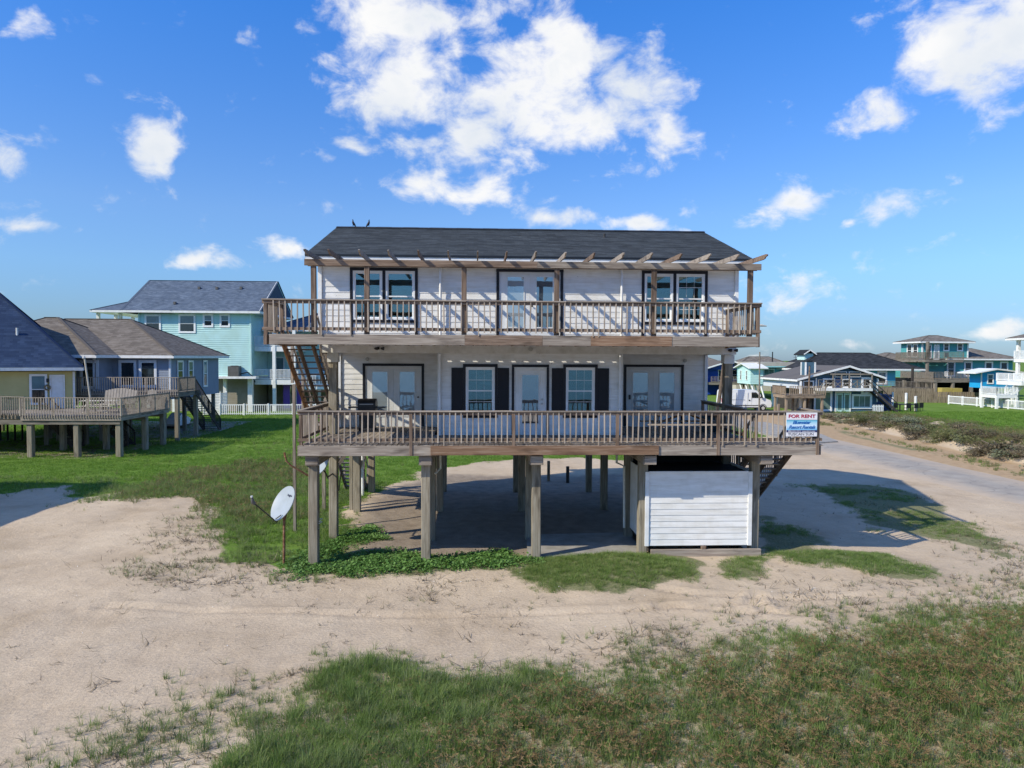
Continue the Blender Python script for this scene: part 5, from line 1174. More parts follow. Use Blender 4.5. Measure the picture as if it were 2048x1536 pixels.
# right wing with two balconies
core(Th,-24.75,-13.5,84.1,92,.0,9.2,'mint_trim'); lapwall(Th,-24.75,-13.5,3.7,9.22,'-y',84.0,'mint_siding',.235,.05); core(Th,-24.7,-13.5,83.95,84.09,0,3.69,'taupe_siding',name='ground_wall')
hip(Th,-24.7,-12.5,81.5,93.5,9.25,.42,'shingle_slate','trim_white',.2,name='wing_roof')
for z,xr in ((7.25,-20.3),(3.55,-20.3)):
    slab(Th,-24.75,xr,78.9,83.9,z,'trim_white',.5,'balcony','trim_white'); railing(Th,(-24.7,78.9),(xr,78.9),z,'vinyl_white',1.15,.14,2.2,.05); railing(Th,(xr,78.9),(xr,83.9),z,'vinyl_white',1.15,.14,2.2,.05)
slab(Th,-20.2,-13.5,80.5,83.9,2.9,'trim_white',.45,'balcony','trim_white'); railing(Th,(-20.2,80.5),(-13.5,80.5),2.9,'vinyl_white',1.1,.16,2.0,.05)
for x in (-22.6,-20.4): post('porch_column',x,79.0,-.3,9.2,.34,'trim_white',Th)
for x in (-18,-15.5): post('porch_column',x,80.7,-.3,2.5,.3,'stucco',Th)
window(Th,-23.9,-22.9,4.0,6.0,'-y',84.0,'glass_mid',panes='1'); window(Th,-21.9,-20.9,4.0,6.0,'-y',84.0,'glass_mid',panes='1'); window(Th,-18.8,-17.2,4.4,6.3,'-y',84.0,'glass_mid',panes=2)
part('ground_door',MB().box(-22.8,-22.0,83.85,83.94,.0,2.6),'door_lite',Th)
for x in (-21.6,-20.1): part('purple_panel',MB().box(x-.36,x+.36,80.2,80.28,.25,3.2),'purple',Th)
AC=thing('air_conditioner',(-26.4,77.4,3.95),'dark grey air conditioning unit on the ledge of the teal house','air conditioner')
part('casing',MB().box(-27.0,-25.85,76.95,77.9,3.96,5.05),'ac_grey',AC); part('fan_grille',MB().lathe([(.42,0),(.42,.06),(.3,.08)],(-26.42,77.42,5.05),14),'metal_dark',AC); part('coolant_line',MB().tube([(-25.8,77.3,4.2),(-25.0,77.3,4.4),(-24.5,77.3,4.0),(-24.2,77.3,3.3)],.06,6),'metal_black',AC)
# white picket fence in front of it, and a louvred screen
DYV=1.1
PF=thing('picket_fence',(-22,73.5,0),'long white picket fence on the lawn in front of the teal house','fence')
def picket(p,a,b,h,mat,sp,ps,w=.06,z=0,cap=True):
    a,b=Vector((*a,0)),Vector((*b,0)); L=(b-a).length; d=(b-a)/L
    for i in range(int(round(L/ps))+1):
        q=a+d*min(L,i*ps); post('fence_post',q.x,q.y,z-.3,z+h+.08,.16,mat,p)
    for zz in (h-.05,.18): bar('fence_rail',(a.x,a.y,z+zz),(b.x,b.y,z+zz),.05,.10,mat,p)
    n=int(L/sp)
    for i in range(n):
        q=a+d*(sp*(i+.5)); bar('picket',(q.x,q.y-.03,z+.08),(q.x,q.y-.03,z+h-.08 if cap else z+h),w,.025,mat,p,up=(0,1,0),ch=0)
picket(PF,(-26.6,73.6),(-14,74.2),1.15,'vinyl_white',.2,2.45)
LS_=thing('louvre_screen',(-27.2,74.2,0),'white louvred screen at the left end of the picket fence','screen')
for k in range(14): bar('slat',(-28.3,73.9,.15+.16*k),(-26.7,73.9,.15+.16*k),.03,.12,'vinyl_white',LS_); bar('slat',(-26.6,74,.15+.16*k),(-26.6,75.6,.15+.16*k),.03,.12,'vinyl_white',LS_)
for x,y in ((-28.35,73.9),(-26.62,73.88),(-26.6,75.65)): post('screen_post',x,y,-.3,2.45,.12,'vinyl_white',LS_)

# --- right-hand side: royal blue house
DYV=-2.0
Bh=thing('blue_house',(42,122,0),'royal blue stilt house with a gable, seen past the white corner post','house')
core(Bh,39,44.6,121,130,2.2,4.9,'royal_blue'); lapwall(Bh,39,44.6,2.2,4.95,'-y',120.9,'royal_blue',.25); core(Bh,39,43.5,122.5,130,-.3,2.1,'royal_blue',name='lower_wall')
rb=part('roof',MB().prism([(36.0,3.9),(42.3,5.85),(46.2,4.75),(46.2,4.6),(42.3,5.7),(36.0,3.75)],'y',118.6,131),'shingle_tan',Bh)
part('gable_wall',MB().prism([(38.4,4.55),(42.3,5.7),(45.4,4.8),(45.4,4.3),(38.4,4.3)],'y',120.2,120.35),'royal_blue',Bh)
bar('rake_board',(36.0,118.55,3.87),(42.3,118.55,5.82),.08,.22,'trim_white',rb); bar('rake_board',(42.3,118.55,5.82),(46.2,118.55,4.7),.08,.22,'trim_white',rb)
slab(Bh,37.2,45,118.6,121,2.2,'wood_far',.35); railing(Bh,(39,118.6),(45,118.6),2.2,'wood_far',1,.25,2.4,.06)
window(Bh,41,42.2,2.5,4.2,'-y',120.9,'glass_dark',panes='1'); stair(Bh,(38.2,119,2.1),(36,119,.2),1.1,'wood_far','x')
for x in (38.2,41.2,44.6): post('piling',x,118.9,-.4,3.9,.25,'wood_far',Bh)
window(Bh,43.3,44.2,2.7,4.2,'-y',120.9,'glass_dark')
Fr=thing('far_house',(38,150,0),'low house with a tan roof far behind the royal blue house','house')
core(Fr,40,52,150,158,0,5,'stucco'); hip(Fr,39,53,149,159,5.0,.42,'shingle_tan','trim_white',.3); window(Fr,42,43.5,2.5,4,'-y',149.95); window(Fr,46,47.5,2.5,4,'-y',149.95)
# --- mint stilt house
DYV=0.0
Fb=thing('far_house',(55,137,0),'low house with a brown hip roof far behind the mint and black-roofed houses','house')
core(Fb,49.5,61,133.5,141,0,4.6,'stucco'); hip(Fb,48.8,61.8,132.7,141.8,4.6,.45,'shingle_tan','trim_white',.3); window(Fb,51,52.5,2.3,3.8,'-y',133.45); window(Fb,57,58.5,2.3,3.8,'-y',133.45)
Mh=thing('mint_house',(45,110,0),'pale mint stilt house with a flat tan roof and white slanting struts','house')
core(Mh,41.55,43.4,106.1,111.4,2.35,4.75,'pale_mint'); lapwall(Mh,106.0,111.4,2.3,4.78,'-x',41.5,'pale_mint',.25); lapwall(Mh,41.5,43.45,2.3,4.78,'-y',106.0,'pale_mint',.25)
part('gable_wall',MB().prism([(106.0,4.7),(108.7,5.25),(111.4,4.7)],'x',41.45,41.55),'pale_mint',Mh)
rm=part('roof',MB().prism([(105.4,4.78),(108.7,5.5),(112,4.78),(112,4.63),(108.7,5.33),(105.4,4.63)],'x',41.0,44.0),'trim_white',Mh)
core(Mh,43.5,52,110.5,117,2.35,4.8,'teal_house'); part('flat_roof',MB().box(43.4,53,108.0,118,5.05,5.65),'roof_metal',Mh); part('porch_soffit',MB().box(43.4,53,108.0,118,4.85,5.04),'mint_trim',Mh)
window(Mh,107.2,107.7,2.9,4.3,'-x',41.5,'glass_mid',tw=.05); window(Mh,109.6,110.1,2.9,4.3,'-x',41.5,'glass_mid',tw=.05)
window(Mh,45.4,47.0,2.6,4.5,'-y',110.5,'curtain_glass',panes=2); window(Mh,48.4,50.0,2.6,4.5,'-y',110.5,'curtain_glass',panes=2); post('porch_post',51.9,108.4,.0,4.85,.3,'pale_mint',Mh)
slab(Mh,43.45,52,108.2,110.5,2.35,'trim_white',.3)
for y in (106.3,108.7,111.1):
    for x in (41.8,43.2): bar('stilt',(x,y,2.3),(x+.5,y-.6,-.3),.2,.2,'trim_white',Mh)
for x in (46,49,52): post('stilt',x,108.5,-.3,2.1,.25,'trim_white',Mh)
# --- the van
DYV=-1.5
V=thing('cargo_van',(31.5,84,0),'white high-roof cargo van parked in front of the mint house','van')
prof=[(28.6,.45),(28.55,1.0),(28.65,2.35),(28.9,2.52),(32.3,2.50),(32.75,2.40),(33.45,1.62),(33.7,1.50),(34.35,1.28),(34.5,.95),(34.45,.45)]
vs=[];n=len(prof)
for y,ins in ((83.0,.10),(83.03,.0),(84.97,.0),(85.0,.10)):
    for x,z in prof:
        k=(.06 if z>1.6 else 0); yy=y+(k if y<84 else -k); cx=31.5; vs.append((cx+(x-cx)*(1-ins*.02),yy,z))
fs=[tuple(range(n-1,-1,-1)),tuple(3*n+i for i in range(n))]+[(j*n+i,j*n+(i+1)%n,(j+1)*n+(i+1)%n,(j+1)*n+i) for j in range(3) for i in range(n)]
part('body',MB().add(vs,fs),'van_white',V,smooth=True)
part('side_window',MB().prism([(32.1,1.55),(32.1,2.2),(32.62,2.2),(33.25,1.55)],'y',83.02,83.05),'glass_dark',V); part('windshield',MB().add([(32.80,83.15,2.36),(32.80,84.85,2.36),(33.50,84.85,1.62),(33.50,83.15,1.62)],[(0,1,2,3)]),'glass_dark',V)
for x in (29.65,33.45):
    w=part('wheel',MB().lathe([(.30,-.12),(.36,-.10),(.37,0),(.36,.10),(.30,.12)],(x,83.08,.36),18,'y'),'rubber',V,smooth=True); part('hub_cap',MB().lathe([(.20,0),(.18,.03),(.05,.04)],(x,82.93,.36),14,'y'),'lamp_grey',w)
    part('wheel_arch',MB().tube([(x+.44*math.cos(t),82.99,.38+.44*math.sin(t)) for t in np.linspace(0,math.pi,9)],.035,6),'ac_grey',V); part('wheel',MB().lathe([(.30,-.12),(.36,-.10),(.36,.10),(.30,.12)],(x,84.9,.36),14,'y'),'rubber',V)
part('side_moulding',MB().box(30.0,33.0,82.97,83.0,.62,.72),'ac_grey',V); part('sill',MB().box(30.1,33.0,82.98,83.04,.32,.46),'metal_black',V)
part('door_handle',MB().box(31.75,31.9,82.97,83.0,1.2,1.34),'metal_black',V); part('door_rail',MB().box(28.8,31.3,82.98,83.0,1.33,1.37),'lamp_grey',V)
for x in (30.2,31.6,32.05): part('door_seam',MB().box(x,x+.02,82.985,83.03,.62,2.2),'lamp_grey',V)
part('headlight',MB().box(34.2,34.42,83.02,83.35,.95,1.25),'glass_mid',V); part('bumper',MB().box(34.3,34.6,83.05,84.95,.4,.78),'metal_dark',V); part('mirror',MB().box(33.15,33.3,82.75,82.95,1.55,1.9),'metal_black',V); part('tail_light',MB().box(28.54,28.6,83.02,83.15,1.0,1.5),'sign_red',V)

# --- navy gabled house
DYV=-2.1
Nh=thing('navy_house',(42.6,86,0),'dark blue gabled house with white trim, a chimney and a railed balcony at the right','house')
core(Nh,38.0,46.1,82.1,92,-.3,3.65,'navy_siding'); lapwall(Nh,38.9,46.2,2.85,3.95,'-y',82.0,'navy_siding',.22,.03); lapwall(Nh,39.0,46.2,-.1,2.8,'-y',82.02,'navy_siding',.22,.03,name='lower_wall')
part('gable_wall',MB().prism([(37.2,3.7),(42.6,5.05),(46.4,3.95)],'y',82.0,82.1),'navy_siding',Nh)
lapwall(Nh,37.2,38.9,2.7,3.9,'-y',82.05,'navy_siding',.22,.03,name='wing_wall'); core(Nh,36.9,38.9,82.15,92,2.7,3.75,'greyblue_light',name='wing_core')
rn=part('roof',MB().prism([(36.5,3.78),(42.6,5.38),(46.9,4.02),(46.9,3.85),(42.6,5.2),(36.5,3.6)],'y',81.4,92.5),'shingle_grey',Nh)
bar('rake_board',(36.5,81.36,3.74),(42.6,81.36,5.30),.08,.22,'trim_white',rn); bar('rake_board',(42.6,81.36,5.30),(46.9,81.36,3.95),.08,.22,'trim_white',rn); bar('eave_fascia',(36.47,81.4,3.66),(36.47,92.4,3.66),.06,.22,'trim_white',rn)
for x,m in ((46.2,'trim_white'),(38.95,'trim_white')): post('corner_trim',x,81.97,2.85 if x<40 else 1.2,3.95,.14,m,Nh)
f=facep('-y',81.955)
for a,b in ((41.1,42.55),(42.75,44.2)): part('gable_window',mbox(f,a+.1,b-.1,.02,.05,4.15,4.62),'glass_dark',Nh); part('window_frame',mring(f,a,b,4.03,4.72,.10,.0,.07),'trim_white',Nh)
window(Nh,39.9,41.0,2.95,3.75,'-y',82.0,'glass_dark',tw=.16); window(Nh,42.1,43.0,2.95,3.75,'-y',82.0,'glass_dark',tw=.14); window(Nh,44.5,45.3,2.3,3.85,'-y',82.0,'glass_dark',tw=.22); window(Nh,37.5,38.6,2.95,3.55,'-y',82.0,'glass_dark',panes=2)
part('balcony_door',mbox(f,41.25,41.85,.02,.05,2.85,3.95),'navy_blue',Nh)
window(Nh,38.9,40.7,.3,2.3,'-y',82.0,'curtain_glass',tw=.18,panes=2); window(Nh,43.4,45.4,.6,1.9,'-y',82.0,'curtain_glass',tw=.2,panes=3)
fd=part('french_door',mring(f,41.2,43.1,-.1,2.4,.16,0,.06),'trim_white',Nh)
for a in (41.4,42.25): part('door_leaf',mbox(f,a,a+.75,.01,.04,0,2.2),'pale_mint',fd); part('pane',mbox(f,a+.15,a+.6,.041,.05,.3,2.0),'curtain_glass',fd)
slab(Nh,38.6,44.9,80.6,81.95,2.82,'trim_white',.25,'balcony','trim_white')
for k in range(7):
    a=38.6+.9*k; b=a+.9; post('rail_post',a,80.62,2.85,3.75,.09,'wood_far',Nh)
    bar('rail_cross',(a,80.62,2.92),(b,80.62,3.66),.03,.07,'wood_far',Nh); bar('rail_cross',(a,80.66,3.66),(b,80.66,2.92),.03,.07,'wood_far',Nh)
bar('top_rail',(38.6,80.62,3.78),(44.9,80.62,3.78),.12,.05,'wood_far',Nh)
for x in (40.3,41.3,42.2,44.85): post('pergola_post',x,80.7,2.85,4.35 if x<44 else 4.5,.12,'wood_far',Nh)
for y in (80.7,81.6): bar('pergola_beam',(40.0,y,4.42),(44.95,y,4.42),.06,.16,'wood_far',Nh)
stair(Nh,(44.9,81.3,2.8),(48.0,81.3,.1),1.0,'wood_dark','x',False); bar('hand_rail',(44.9,80.8,3.75),(48.0,80.8,1.05),.06,.09,'wood_dark',Nh); bar('hand_rail',(44.9,81.8,3.75),(48.0,81.8,1.05),.06,.09,'wood_dark',Nh)
ch=part('chimney',MB().box(38.3,39.4,83.2,84.3,4.0,5.75),'navy_siding',Nh)
for x,y in ((38.3,83.2),(39.4,83.2),(38.3,84.3)): post('corner_trim',x,y,4.0,5.75,.16,'trim_white',Nh)
part('chimney_cap',MB().box(38.5,39.2,83.4,84.1,5.76,5.95),'metal_black',Nh)
# its side deck of brown boards
slab(Nh,33.9,38.4,78.6,81.9,2.15,'wood_fence',.3); railing(Nh,(34.4,78.6),(38.4,78.6),2.15,'wood_fence',1.0,.2,2,.06,solid=True); railing(Nh,(33.9,78.6),(33.9,82),2.15,'wood_fence',1.0,.17,1.2,.06,solid=True)
piles(Nh,(34.1,36.2,38.2),(78.9,81.7),1.85,'wood_fence',.25); post('porch_post',36.9,81.4,-.3,3.6,.2,'trim_white',Nh)
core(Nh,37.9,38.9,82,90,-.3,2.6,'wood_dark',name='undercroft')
core(Nh,46.4,48.6,83,90,-.2,2.0,'navy_blue',name='annex'); post('corner_trim',48.65,82.95,-.2,2.3,.16,'trim_white',Nh)
sm=thing('picket_fence',(46.4,80.8,0),'short white picket fence beside the navy house','fence')
for k in range(7): bar('picket',(45.0+.19*k,80.6,-.1),(45.0+.19*k,80.6,.95),.10,.03,'vinyl_white',sm,up=(0,1,0))
for z in (.25,.75): bar('fence_rail',(44.9,80.64,z),(46.25,80.64,z),.03,.08,'vinyl_white',sm)
DYV=-1.0
PT=thing('patio_table',(50.2,81.5,0),'dark patio table with chairs on the grass right of the navy house','table')
part('tabletop',MB().box(48.9,51.2,81,82.2,.85,.93),'metal_dark',PT)
for x in (49.1,51.0):
    for y in (81.1,82.1): post('leg',x,y,-.2,.85,.1,'metal_dark',PT)
for i,(x,y) in enumerate(((48.5,81.2),(49.6,80.5),(50.6,80.6),(51.7,81.4))):
    c=thing('patio_chair',(x,y,0),['dark chair left of the patio table','dark chair before the patio table, the left one','dark chair before the patio table, the right one','dark chair right of the patio table'][i],'chair',group='chairs round the patio table')
    part('seat',MB().box(x-.25,x+.25,y-.25,y+.25,.5,.56),'metal_black',c); part('backrest',MB().box(x-.25,x+.25,y-.28,y-.24,.57,1.1),'metal_black',c)
    for dx in (-.22,.22):
        for dy in (-.2,.2): post('leg',x+dx,y+dy,-.1,.5,.04,'metal_black',c)
# --- house with the black roof behind the navy one
DYV=-2.7
Kh=thing('black_roof_house',(56,110,0),'teal house under a wide black hip roof with a small cupola, behind the navy house','house')
core(Kh,48.2,62.5,106.1,114.5,2.2,4.6,'teal_house'); lapwall(Kh,48.2,62.5,2.2,4.62,'-y',106.0,'teal_house',.25)
hip(Kh,47.3,66.5,105,116,4.75,.44,'shingle_black','trim_white',.25)
cu=part('cupola',MB().box(50.2,51.6,109.5,112,5.6,7.0),'pale_mint',Kh); part('cupola_roof',MB().prism([(49.9,6.9),(50.9,7.6),(51.9,6.9),(51.9,6.75),(50.9,7.42),(49.9,6.75)],'y',109.1,112.6),'shingle_black',cu); bar('cupola_trim',(49.9,109.05,6.85),(50.9,109.05,7.52),.06,.15,'trim_white',cu); bar('cupola_trim',(50.9,109.05,7.52),(51.9,109.05,6.85),.06,.15,'trim_white',cu)
for u in (56.3,59.9): window(Kh,u,u+1.1,2.6,4.2,'-y',106,'glass_mid',tw=.2)
slab(Kh,52,66.5,103.5,106,1.95,'wood_far',.35); railing(Kh,(52,103.5),(66.5,103.5),1.95,'wood_far',1.0,.2,2.4,.05)
core(Kh,57.5,61.2,105.2,112,-.4,1.6,'lowest_teal',name='lower_wall'); piles(Kh,(62.5,64.5,66),(104,106.5),1.7,'wood_dark',.35); piles(Kh,(63.8,),(103.9,),5.0,'wood_dark',.3)
# --- tall teal house with a tower
DYV=0.0
Wh=thing('tower_house',(78,116,0),'big teal house with a tan-roofed tower and long decks, far right','house')
TX,TY=72.3,112.2
core(Wh,TX+.05,79.8,TY+.05,118,6.3,9.0,'tower_teal'); lapwall(Wh,TX,79.9,6.3,9.05,'-y',TY,'tower_teal',.28,.04); lapwall(Wh,TY,118,6.3,9.05,'-x',TX,'tower_teal',.28,.04)
hip(Wh,TX-.9,80.6,TY-.9,119,9.1,.29,'shingle_tan','trim_white',.25)
post('corner_trim',TX-.02,TY-.02,6.3,9.05,.2,'trim_white',Wh); post('corner_trim',79.9,TY-.02,6.3,9.05,.2,'trim_white',Wh)
for u in (113.4,115.0): window(Wh,u,u+1.1,6.7,8.6,'-x',TX,'glass_dark',tw=.16)
for u in (75.9,78.2): window(Wh,u,u+.75,7.7,8.75,'-y',TY,'glass_dark',tw=.14)
window(Wh,73.0,73.7,6.4,8.5,'-y',TY,'glass_dark',panes='1'); window(Wh,74.3,75.0,6.3,8.5,'-y',TY,'door_lite',panes='1')
core(Wh,TX,88,TY+.6,120,3.2,6.2,'tower_teal'); lapwall(Wh,76.6,88,3.15,6.25,'-y',TY+.5,'tower_teal',.28,.04); lapwall(Wh,TX,76.55,3.15,6.2,'-y',TY+1.5,'teal_house',.28,.04); lapwall(Wh,TY+1.5,120,3.15,6.2,'-x',TX-.02,'tower_teal',.28,.04)
hip(Wh,76.2,89,TY-.5,122,6.35,.34,'shingle_tan','trim_white',.25,name='wing_roof'); hip(Wh,69.0,77,118.5,128,5.95,.36,'shingle_tan','trim_white',.25,name='wing_roof')
for u,z0 in ((77.0,3.6),(79.9,3.6),(83.4,3.75),(86.0,3.6)): window(Wh,u,u+1.0,z0,5.7,'-y',TY+.5,'glass_dark',tw=.2)
window(Wh,74.8,75.7,3.3,5.6,'-y',TY+1.5,'glass_mid',panes='1'); window(Wh,73.2,74.1,3.3,5.6,'-y',TY+1.5,'door_lite',panes='1')
slab(Wh,70.8,77.0,109.0,TY-.05,6.2,'wood_far',.4); slab(Wh,70.8,TX-.1,TY,117,6.2,'wood_far',.4); railing(Wh,(70.8,109.0),(77.0,109.0),6.2,'wood_far',1.15,.2,2.5,.05); railing(Wh,(70.8,117),(70.8,109.0),6.2,'wood_far',1.15,.2,2,.06,solid=True)
slab(Wh,70.8,84.5,106.8,TY+.4,3.1,'wood_far',.45); railing(Wh,(70.8,106.8),(84.5,106.8),3.1,'wood_far',1.15,.22,2.6,.05); railing(Wh,(70.8,115.5),(70.8,106.8),3.1,'wood_far',1.15,.2,2.2,.07,solid=True)
for x in (71.2,74.0,77,80.5,83.8): post('piling',x,107.1,-.5,2.7,.5,'wood_far',Wh,ch=.1)
post('piling',71.3,109.3,-.5,9.0,.45,'wood_far',Wh,ch=.1); piles(Wh,(71.2,),(111.5,115),2.7,'wood_far',.5)
core(Wh,72,86,113,120,-.5,3.0,'shade_black',name='undercroft')  # near-black block: painted shade beneath the raised house
ch_=thing('deck_chair',(75.6,110.6,6.2),'dark green chair on the tower balcony','chair'); part('seat',MB().box(75.3,75.9,110.4,111,6.55,6.62),'teal_dark',ch_); part('backrest',MB().box(75.3,75.9,111.0,111.06,6.6,7.3),'teal_dark',ch_)
for x in (75.33,75.87): post('leg',x,110.45,6.2,6.55,.05,'teal_dark',ch_)
ch_=thing('deck_chair',(74.3,108.6,3.1),'white plastic chair on the lower deck of the tower house','chair'); part('seat',MB().box(74.0,74.6,108.4,109,3.5,3.57),'plastic_white',ch_); part('backrest',MB().box(74.0,74.6,109.0,109.06,3.55,4.3),'plastic_white',ch_)
for x in (74.03,74.57): post('leg',x,108.45,3.1,3.5,.05,'plastic_white',ch_)
# --- bright blue cabin
Ch=thing('blue_cabin',(71,95,0),'small bright turquoise cabin with a white roof edge, far right','cabin')
core(Ch,69.05,74,94.1,96.4,2.3,4.35,'bright_blue'); lapwall(Ch,69,74,2.25,4.4,'-y',94.0,'bright_blue',.25)
part('gable_wall',MB().prism([(69,4.38),(70.7,4.75),(74,4.38)],'y',94.0,94.1),'bright_blue',Ch); part('roof',MB().prism([(67.6,4.40),(70.7,4.98),(74.6,4.5),(74.6,4.33),(70.7,4.80),(67.6,4.24)],'y',93.2,96.9),'trim_white',Ch)
window(Ch,69.9,70.6,2.95,4.1,'-y',94,'glass_mid',tw=.12); window(Ch,71.3,72.6,2.95,4.15,'-y',94,'glass_mid',tw=.14); window(Ch,73.1,73.8,2.95,4.15,'-y',94,'glass_mid',tw=.12); post('corner_trim',69,93.97,2.25,4.38,.12,'trim_white',Ch)
for x in (69.3,71.6,73.8): post('stilt',x,94.4,-.3,2.2,.3,'trim_white',Ch)
# --- white stilt house at the right edge
Xh=thing('white_stilt_house',(74,86,0),'white stilt house with railed balconies cut by the right edge','house')
for y in (82.5,85.7,89):
    for x in (70.2,74): post('column',x,y,-.4,8.9,.36,'trim_white',Xh)
hip(Xh,69.3,81,80.8,90.2,8.95,.35,'shingle_tan','trim_white',.25)
core(Xh,72.6,80,84.4,89,3.2,8.7,'post_white')
for z in (6.35,3.45): slab(Xh,69.9,80,82,89.3,z,'trim_white',.45,'balcony','trim_white'); railing(Xh,(69.9,82),(80,82),z,'vinyl_white',1.0,.2,2,.05); railing(Xh,(69.9,89.3),(69.9,82),z,'vinyl_white',1.0,.2,2,.06)
slab(Xh,67.6,69.8,85,89.3,3.45,'trim_white',.45,'balcony','trim_white'); railing(Xh,(67.6,89.3),(67.6,85),3.45,'vinyl_white',1.0,.2,2,.06)
window(Xh,73,74.6,3.6,5.8,'-y',84.35,'glass_mid',panes=2); window(Xh,85,86.4,3.6,5.8,'-x',72.55,'glass_dark',panes=2)
slab(Xh,64.8,67.5,85.5,88.3,1.75,'trim_white',.35,'landing','trim_white'); railing(Xh,(64.8,85.5),(67.5,85.5),1.75,'vinyl_white',1.0,.18,2,.05); railing(Xh,(64.8,88.3),(64.8,85.5),1.75,'vinyl_white',1.0,.18,2,.05)
for x in (64.9,67.4):
    for y in (85.6,88.2): post('stilt',x,y,-.4,1.5,.28,'trim_white',Xh)
stair(Xh,(67.5,87,1.7),(69.8,87,3.4),1.2,'trim_white','x')
DYV=0.0
# --- fences and posts on the right-hand lawn
wf=thing('board_fence',(64,97,0),'weathered board fence behind the right lawn','fence')
for i in range(58):
    t=i/57; x=58.6+16*t; y=99.5-3.2*t; hgt=1.55+.5*(t<.42)+R.uniform(-.03,.03); bar('board',(x,y,-.1),(x,y,hgt),.265,.025,'wood_fence',wf,up=(0,1,0),ch=0,jit=.006)
for z in (.4,1.2): bar('fence_rail',(58.6,99.56,z),(74.6,96.36,z),.05,.09,'wood_fence',wf)
wp=thing('picket_fence',(66,90,0),'white picket fence running along the right lawn toward the camera','fence'); picket(wp,(65.3,95.2),(66.6,80.0),1.15,'vinyl_white',.2,2.5)
yb=thing('crate_stack',(68,97,0),'yellow-green boxes behind the board fence','box'); part('box',MB().box(66.6,68.1,98.6,99.6,.8,2.1),'yellow_box',yb); part('box',MB().box(68.15,69.6,98.6,99.6,.8,2.05),'yellow_box',yb)
for x,y,h,l in ((52.0,83.6,2.0,'slim white post on the lawn, the left and taller of two'),(52.1,81.9,1.7,'white post on the lawn, the right and nearer of two')):
    p=thing('white_post',(x,y,0),l,'post',group='white posts on the right lawn'); part('shaft',MB().tube([(x,y,-.4),(x,y,h)],.15,10),'post_white',p,smooth=True); part('cap',MB().lathe([(.17,0),(.17,.04),(.0,.10)],(x,y,h),10),'post_white',p)
# utility poles and the street lamp
def pole(x,y,h,r,lean,label,mat='pole_wood',arm=False,name='utility_pole'):
    p=thing(name,(x,y,0),label,'pole' if not arm else 'lamp post'); part('pole',MB().tube([(x,y,-.5),(x+lean,y,h)],r,10,r1=r*.7),mat,p,smooth=True); return p
DYV=0.0
p=pole(27.5,80,10.2,.22,1.2,'brown leaning street lamp pole right behind the house corner','pole_wood',True,'street_lamp')
part('lamp_arm',MB().tube([(28.65,80,9.6),(30.6,80,10.0),(32.3,80,9.95)],.05,8),'lamp_grey',p,smooth=True); part('lamp_head',MB().tube([(32.0,80,9.93),(32.5,80,9.95),(33.1,80,9.88)],[.08,.15,.06],10),'lamp_grey',p,smooth=True)
part('conduit',MB().tube([(28.1,79.75,0.3),(28.3,79.75,3.5),(29.2,79.75,2.6)],.04,6),'pvc',p,smooth=True)
p=pole(32.0,79,6.9,.10,-.05,'thin grey utility pole beside the van','wood_far'); part('crossbar',MB().box(31.5,32.5,78.95,79.05,6.1,6.2),'wood_far',p)
p=pole(37.7,79.0,5.3,.13,.05,'dark brown pole in front of the navy house','wood_brown'); part('cap',MB().lathe([(.1,0),(.1,.05),(.0,.1)],(37.75,79,5.3),8),'metal_dark',p)
p=pole(55.0,130,7.4,.14,0,'black pole above the roofs behind the mint house','metal_black'); part('cap',MB().lathe([(.12,0),(.12,.05),(.0,.1)],(55,130,7.4),8),'metal_black',p)
p=pole(58.5,128,6.9,.05,0,'thin antenna mast left of the black roof','metal_dark'); part('crossbar',MB().tube([(58.1,128,6.5),(58.9,128,6.5)],.03,6),'metal_dark',p)
for x,y,l in ((32.9,76.0,'squat reddish post by the road near the van, the left one'),(33.6,77.5,'squat reddish post by the road near the van, the right one')):
    q=bar('bollard',(x,y,-.3),(x,y,1.1),.24,.24,'wood_fence',None,ch=.03); tag(q,l,'post',group='reddish posts by the road')

# ------------------------------------------------------------------ vegetation
PROTO={}
def blades(rg,n,h,spread,w,lean,mats=None,seed_frac=0,base_r=.05,seg=3,flat=False):
    vs=[];fs=[];mi=[]
    for i in range(n):
        a=rg.uniform(0,6.283); r=base_r*math.sqrt(rg.random()); b=Vector((r*math.cos(a),r*math.sin(a),0)); a2=a+rg.uniform(-.9,.9)
        hh=h*rg.uniform(.55,1.1); out=Vector((math.cos(a2),math.sin(a2),0)); side=Vector((-out.y,out.x,0)); ln=lean*rg.uniform(.2,1.2); ww=w*rg.uniform(.7,1.3)
        k=len(vs); tw=rg.uniform(-.5,.5); side=(side+out*tw).normalized()
        for s in range(seg+1):
            t=s/seg; p=b+out*(spread*ln*t*t)+Vector((0,0,hh*(t-.30*ln*t*t)))
            wd=ww*(1-t)**.7 if s<seg else 0
            if s<seg: vs+=[tuple(p-side*wd/2),tuple(p+side*wd/2)]
            else: vs.append(tuple(p))
        for s in range(seg-1): fs.append((k+2*s,k+2*s+1,k+2*s+3,k+2*s+2)); mi.append(0)
        fs.append((k+2*seg-2,k+2*seg-1,k+2*seg)); mi.append(0)
        if rg.random()<seed_frac:
            tip=Vector(vs[-1])
            for q in range(11):
                d=Vector((rg.gauss(0,1),rg.gauss(0,1),rg.uniform(-.4,1.2))).normalized()*rg.uniform(.03,.085); s2=d.orthogonal().normalized()*.0042
                k=len(vs); vs+=[tuple(tip-s2),tuple(tip+s2),tuple(tip+d+s2*.8),tuple(tip+d-s2*.8)]; fs.append((k,k+1,k+2,k+3)); mi.append(1)
    return vs,fs,mi
